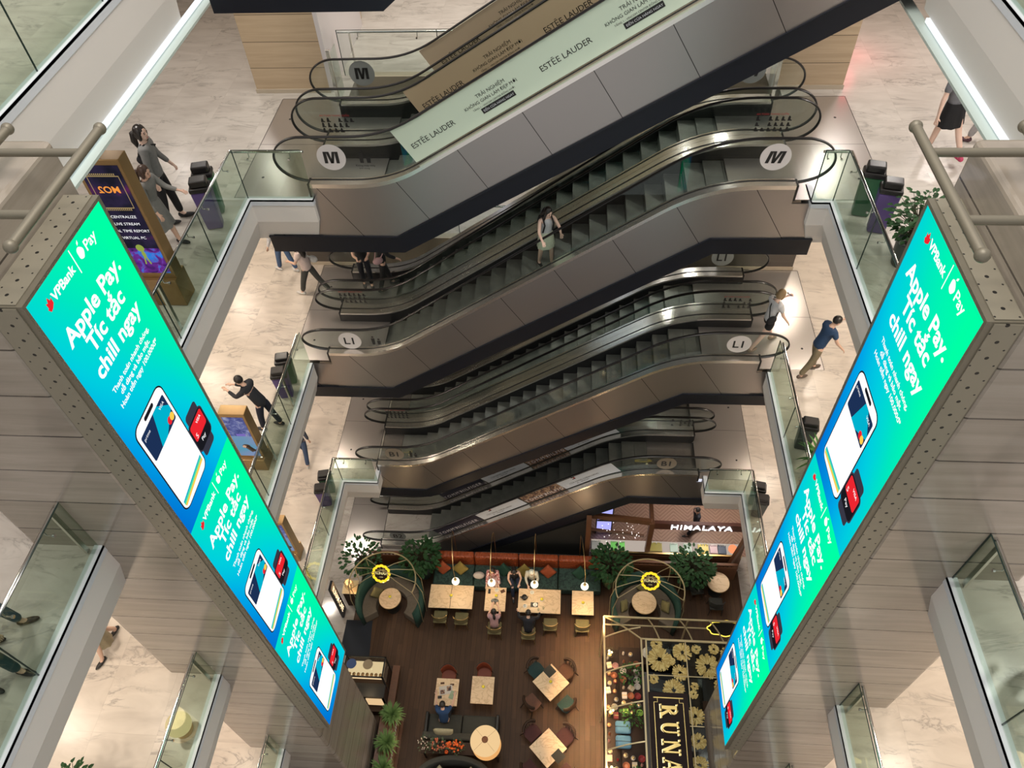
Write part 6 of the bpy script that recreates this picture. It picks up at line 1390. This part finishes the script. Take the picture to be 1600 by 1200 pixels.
# island shelves full of goods
t = thing('shop_island', 'dark stepped display island under the pavilion', 'display island', (1.35, 3.2, F0))
mb = MB(); mb.box(0, 0, 0, 1.05, 5.95, .72); mb.obj('lower_step', M_DWOOD, t, bevel=.01); mb = MB(); mb.box(.45, .1, .72, 1.1, 5.9, 1.1); mb.obj('upper_step', M_DWOOD, t, bevel=.01); mb = MB(); mb.box(1.1, 0, 0, 2.35, 5.2, 1.0); mb.obj('counter', mat('grey_counter', (.12, .11, .11), .4), t)
rd = random.Random(3); gcol = dict(white=(.62, .56, .5), copper=(.42, .16, .08), pink=(.55, .28, .24), cream=(.6, .5, .36), red=(.3, .03, .03), lime=(.28, .5, .08))
gm = {k: mat('goods_'+k, c, .35, .5 if k == 'copper' else 0) for k, c in gcol.items()}
protos = {}
def goods(kind, c):
    if (kind, c) in protos: return protos[(kind, c)]
    t = thing(dict(jar='jar', box='gift_box', bottle='bottle', bowl='bowl')[kind], 'x', kind, (0, 0, -50)); mb = MB(); mb2 = MB(); m = gm[c]
    if kind == 'jar': mb.lathe([(0, 0), (.05, 0), (.065, .04), (.06, .11), (.04, .12)], (0, 0, 0), 14); mb2.lathe([(.045, .12), (.045, .14), (.01, .15), (.012, .17), (0, .17)], (0, 0, 0), 12); n1, n2, mm = 'jar_body', 'lid', M_BRASS
    if kind == 'box': mb.box(-.07, -.09, 0, .07, .09, .09); mb2.box(-.072, -.01, -.0, .072, .01, .094); n1, n2, mm = 'carton', 'ribbon', M_BRASS
    if kind == 'bottle': mb.lathe([(0, 0), (.035, 0), (.035, .15), (.012, .19), (.012, .24)], (0, 0, 0), 12); mb2.lathe([(.015, .24), (.015, .265), (0, .265)], (0, 0, 0), 10); n1, n2, mm = 'bottle_body', 'cap', M_IRON
    if kind == 'bowl': mb.lathe([(0, 0), (.05, 0), (.10, .06), (.095, .06), (.045, .012), (0, .012)], (0, 0, 0), 18); mb2.lathe([(.05, 0), (.05, .008), (0, .008)], (0, 0, -.004), 12); n1, n2, mm = 'bowl_body', 'foot', M_BRASS
    mb.obj(n1, m, t, smooth=True); mb2.obj(n2, mm, t, smooth=True); protos[(kind, c)] = t; return t
used = set(); seen_g = {}
rows = []
for y in [5.0+.24*i for i in range(17)]:
    for x, z in ((1.50, F0+.72), (1.68, F0+.72), (1.92, F0+1.1), (2.12, F0+1.1), (2.32, F0+1.1)):
        if rd.random() < .14 or (6.05 < y < 6.95 and x > 1.6): continue
        rows.append((x+rd.uniform(-.03, .03), y+rd.uniform(-.04, .04), z))
for i, (x, y, z) in enumerate(rows):
    kind = rd.choice(('jar', 'jar', 'box', 'bottle', 'bowl')); c = rd.choice(list(gcol)) if rd.random() < .8 else 'white'
    if c == 'lime' and not 6.9 < y < 7.3: c = 'copper'
    p = goods(kind, c); lab = '%s %s among the goods on the shop island, %s step' % (c, dict(jar='lidded jar', box='gift box with ribbon', bottle='capped bottle', bowl='bowl')[kind], 'lower' if z < 1.2 else 'upper')
    if (kind, c) not in used: used.add((kind, c)); p.location = (x, y, z); p['label'] = lab; p['group'] = lab
    else: dup(p, (x, y, z), rd.random(), lab, lab)
for i, (y, l) in enumerate(((6.72, 'farther'), (6.33, 'nearer'))):
    t = thing('soft_bag', '%s sky blue padded bag on the shop island' % l, 'bag', (1.85, y, F0+1.1)); mb = MB(); mb.box(-.22, -.17, 0, .22, .17, .18); mb.obj('bag_body', cloth('sky_blue', (.11, .26, .40)), t, bevel=.06, seg=3); mb = MB(); mb.box(-.23, -.005, .06, .23, .005, .19); mb.obj('seam', M_IRON, t)
for i, y in enumerate((8.85, 7.15, 5.6, 4.8)):
    small('glass_lantern', 'glowing clear glass lantern on the shop island, %s from the far end' % ('first', 'second', 'third', 'fourth')[i], 'lantern', 1.52, y, [('glass_globe', lambda mb: mb.ball((0, 0, .17), .16, 18, 12), M_EGLASS), ('bulb', lambda mb: [mb.ball((.05*cos(a), .05*sin(a), .16), .035, 8, 6) for a in (0, 2.1, 4.2)], emat('lantern_bulb', (1, .72, .42), 4)), ('base', lambda mb: mb.lathe([(.07, 0), (.07, .02), (0, .03)], (0, 0, 0), 14), M_BRASS)], 'glass lanterns on the shop island', z=F0+1.12)
    point('lantern_light', (1.45, y, F0+1.75), 5, (1, .7, .42), .08)
for i, y in enumerate((8.15, 6.98, 5.3)): plant((2.12, y, F0+1.1), 'small bushy plant among the goods, %s from the far end' % ('first', 'second', 'third')[i], .5, .3, 80, (.05, .08), pot=(.10, .14), seed=60+i, m=M_LEAF2, group='small plants on the shop island')
for i, (x, y) in enumerate(((2.62, 8.78), (2.92, 8.78), (3.18, 8.78))): small('table_lamp', 'round white shaded lamp at the far end of the pavilion, %s of three' % ('left', 'middle', 'right')[i], 'lamp', x, y, [('shade', lambda mb, i=i: mb.lathe([(.17-.05*min(i, 1), .45), (.12-.03*min(i, 1), .62), (0, .62)], (0, 0, 0), 24), mat('lamp_linen', (.62, .60, .52), .7)), ('stand', lambda mb: mb.tube([(0, 0, 0), (0, 0, .5)], .02, 8), M_BRASS)], 'white shaded lamps', z=F0+1.1 if i else F0+1.1)
mbx = thing('lamp_shelf', 'dark shelf holding three white shaded lamps at the end of the pavilion', 'shelf', (2.1, 8.5, F0)); mb = MB(); mb.box(.37, .1, 0, 2.9, .5, 1.1); mb.obj('cabinet', M_DWOOD, mbx)
# ------------------------------------------------------------------ HIMALAYA kiosk
t = thing('kiosk', 'brown timber kiosk with the glowing HIMALAYA name on its beam', 'kiosk', (.9, 12.45, F0))
def bm_(nm, a, b, w=.12, h=.22, m=M_RWOOD):
    a, b = Vector(a), Vector(b); d = (b-a).normalized(); sd = d.cross(Vector((0, 0, 1)))
    if sd.length < .1: sd = Vector((1, 0, 0))
    sd.normalize(); up = sd.cross(d).normalized(); mb = MB(); vs = []
    for p in (a, b):
        for x, y in ((-w/2, -h/2), (w/2, -h/2), (w/2, h/2), (-w/2, h/2)): vs.append(p+sd*x+up*y)
    mb.add(vs, [(0, 1, 2, 3), (4, 5, 6, 7), (0, 1, 5, 4), (1, 2, 6, 5), (2, 3, 7, 6), (3, 0, 4, 7)]); return mb.obj(nm, m, t, world=True)
mbx = MB(); mbx.box(2.92, 12.44, 2.78, 5.95, 12.56, 3.12); mbx.obj('sign_beam', mat('red_brown_beam', (.085, .028, .018), .4), t, world=True)
bm_('roof_beam', (2.85, 12.5, 3.1), (.9, 13.1, 2.4)); bm_('roof_beam', (2.85, 12.5, 3.0), (2.85, 15.6, 3.0)); bm_('roof_beam', (.9, 13.1, 1.5), (2.75, 12.9, 1.5), .06, .1)
bm_('post', (2.85, 12.5, F0), (2.85, 12.5, 3.1), .16, .16); bm_('post', (.85, 12.6, F0), (.85, 12.6, 3.1), .16, .16); bm_('post', (5.85, 12.4, F0), (5.85, 12.4, 3.1), .14, .14); bm_('brace', (5.85, 12.35, 2.6), (5.5, 12.2, F0), .12, .12)
mb = MB(); mb.box(.95, 12.9, F0, 6.5, 16.6, F0+.01); fl = mb.obj('herringbone_floor', mat('herringbone', (.3, .18, .12), .4), t, world=True)
n = NT(MT['herringbone']); sep = n.n('SeparateXYZ'); n.l(n.co(), sep.inputs[0]); fx = n.math('PINGPONG', sep.outputs[0], .5); v_ = n.math('FRACT', n.math('MULTIPLY', n.math('ADD', sep.outputs[1], fx), 7)); n.base(n.ramp(v_, [(0, (.16, .09, .06)), (.15, (.24, .14, .10)), (.9, (.33, .21, .155)), (1, (.45, .33, .28))]))
t = thing('letter_sign', 'white glowing HIMALAYA letters on the brown kiosk beam', 'sign', (4.35, 12.42, 2.84), 0)
mb = MB(); put_text(mb, 'HIMALAYA', .37, (.05, 0, 0), (1, 0, 0), (0, 0, 1), align='CENTER', offset=.003, spacing=1.12, extrude=.012); mb.obj('letters', emat('letter_white', (1, .98, 1), 2.2), t)
t = thing('shop_counter', 'lit glass topped shop counter full of small goods below the kiosk beam', 'counter', (1.0, 12.34, F0))
mb = MB(); mb.box(0, 0, 0, 4.95, .55, .9); mb.obj('body', M_RWOOD, t); mb = MB(); mb.box(0, .02, .9, 4.95, .53, .92); mb.obj('lit_top', emat('counter_glow', (.85, .72, .62), .55), t); mb = MB(); mb.box(0, 0, .92, 4.95, .04, 1.0); mb.box(0, 0, 1.0, 4.95, .06, 1.03); mb.obj('brass_edge', M_BRASS, t)
cg = {'yellow': (.5, .38, .02), 'pink': (.5, .35, .38), 'navy': (.03, .05, .09), 'mint': (.35, .5, .42), 'lime': (.25, .85, .2), 'silver': (.4, .42, .42), 'olive': (.3, .26, .05)}
for i, (x, c, w) in enumerate(((4.72, 'yellow', .34), (5.06, 'pink', .24), (5.34, 'navy', .26), (3.1, 'olive', .5), (1.15, 'silver', .3), (1.75, 'lime', .22), (2.02, 'lime', .18), (3.75, 'mint', .25), (4.2, 'mint', .25))):
    small('goods_tray', '%s tray of goods on the kiosk counter, %s along the row' % (c, ('seventh', 'eighth', 'ninth', 'fourth', 'first', 'second', 'third', 'fifth', 'sixth')[i]), 'tray', x, 12.6, [('tray', lambda mb, w=w: mb.box(-w/2, -.16, 0, w/2, .16, .12), mat('tray_'+c, cg[c], .4)), ('bottles', lambda mb, w=w: [mb.lathe([(0, 0), (.016, 0), (.016, .06), (0, .07)], (-w/2+.04+q*(w-.08)/3, .12, .12), 8) for q in range(4)], M_CER)], 'goods trays on the kiosk counter', z=F0+.92)
small('round_mirror', 'glowing orange rimmed round jar at the right end of the kiosk counter', 'lamp', 5.68, 12.6, [('glass', lambda mb: mb.ball((0, 0, .15), .15, 16, 10), emat('orange_jar', (1, .32, .14), 1.1)), ('base', lambda mb: mb.lathe([(.08, 0), (.08, .02), (0, .02)], (0, 0, 0), 14), M_BRASS)], z=F0+.92)
mdl = MB(); rd = random.Random(9)
t = thing('crystal_chandelier', 'string of tiny sparkling crystals hanging under the kiosk beams', 'chandelier', (1.9, 13.0, 1.4), 0)
for i in range(40): q = MB(); q.ball((rd.uniform(-.7, .7), rd.uniform(-.35, .35), rd.uniform(0, .8)), .018, 6, 4); q.obj('crystal', emat('crystal_white', (1, .95, .9), 1.6), t)
mb = MB(); mb.box(-.75, -.02, .82, .75, .02, .86); mb.obj('rail', M_IRON, t)
for i, (x, y, w, c) in enumerate(((3.4, 15.2, .8, (.5, .46, .44)), (4.9, 15.3, 1.4, (.85, .88, 1)), (6.2, 15.2, .5, (.45, .4, .8)))):
    t = thing('display_shelf', 'bright shelf at the back of the kiosk, %s' % ('left', 'middle and whitest', 'right with violet light')[i], 'shelf', (x, y, F0), 0, 'back shelves of the kiosk'); mb = MB(); mb.box(-w/2, 0, 0, w/2, .35, .9); mb.obj('cabinet', M_CER, t); mb = MB(); mb.box(-w/2, 0, .9, w/2, .35, .92); mb.obj('lit_top', emat('shelf_glow_%d' % i, c, .9), t)
t = thing('light_box', 'small violet lit shop panel at the left end of the kiosk', 'light box', (1.2, 13.6, F0)); mb = MB(); mb.box(0, 0, .2, .5, .06, 1.9); mb.obj('panel', emat('violet_panel', (.42, .42, .95), 1.1), t); mb = MB(); mb.box(-.04, .0, .0, 0, .1, 2.0); mb.box(.5, 0, 0, .54, .1, 2.0); mb.obj('frame', M_IRON, t)
area('kiosk_light', (4.2, 13.8, 4.1), 1.5, .8, 60, (1, .92, .9))
person('person in dark trousers whose legs show below the HIMALAYA letters', (4.62, 13.75, F0+.01), D(100), 1.7, (.012, .012, .02), (.01, .012, .02), 'trousers', ((18, 0, 4), (-16, 0, 10)), shoes=(.02, .02, .02))
# warm ceiling spots that light the cafe
for x, y, p in ((.95, 9.2, 90), (.95, 7.0, 100), (.95, 5.0, 90)): area('cafe_spot', (x, y, 4.6), .2, .2, p*.42, (1, .62, .30), shape='DISK', spread=50)
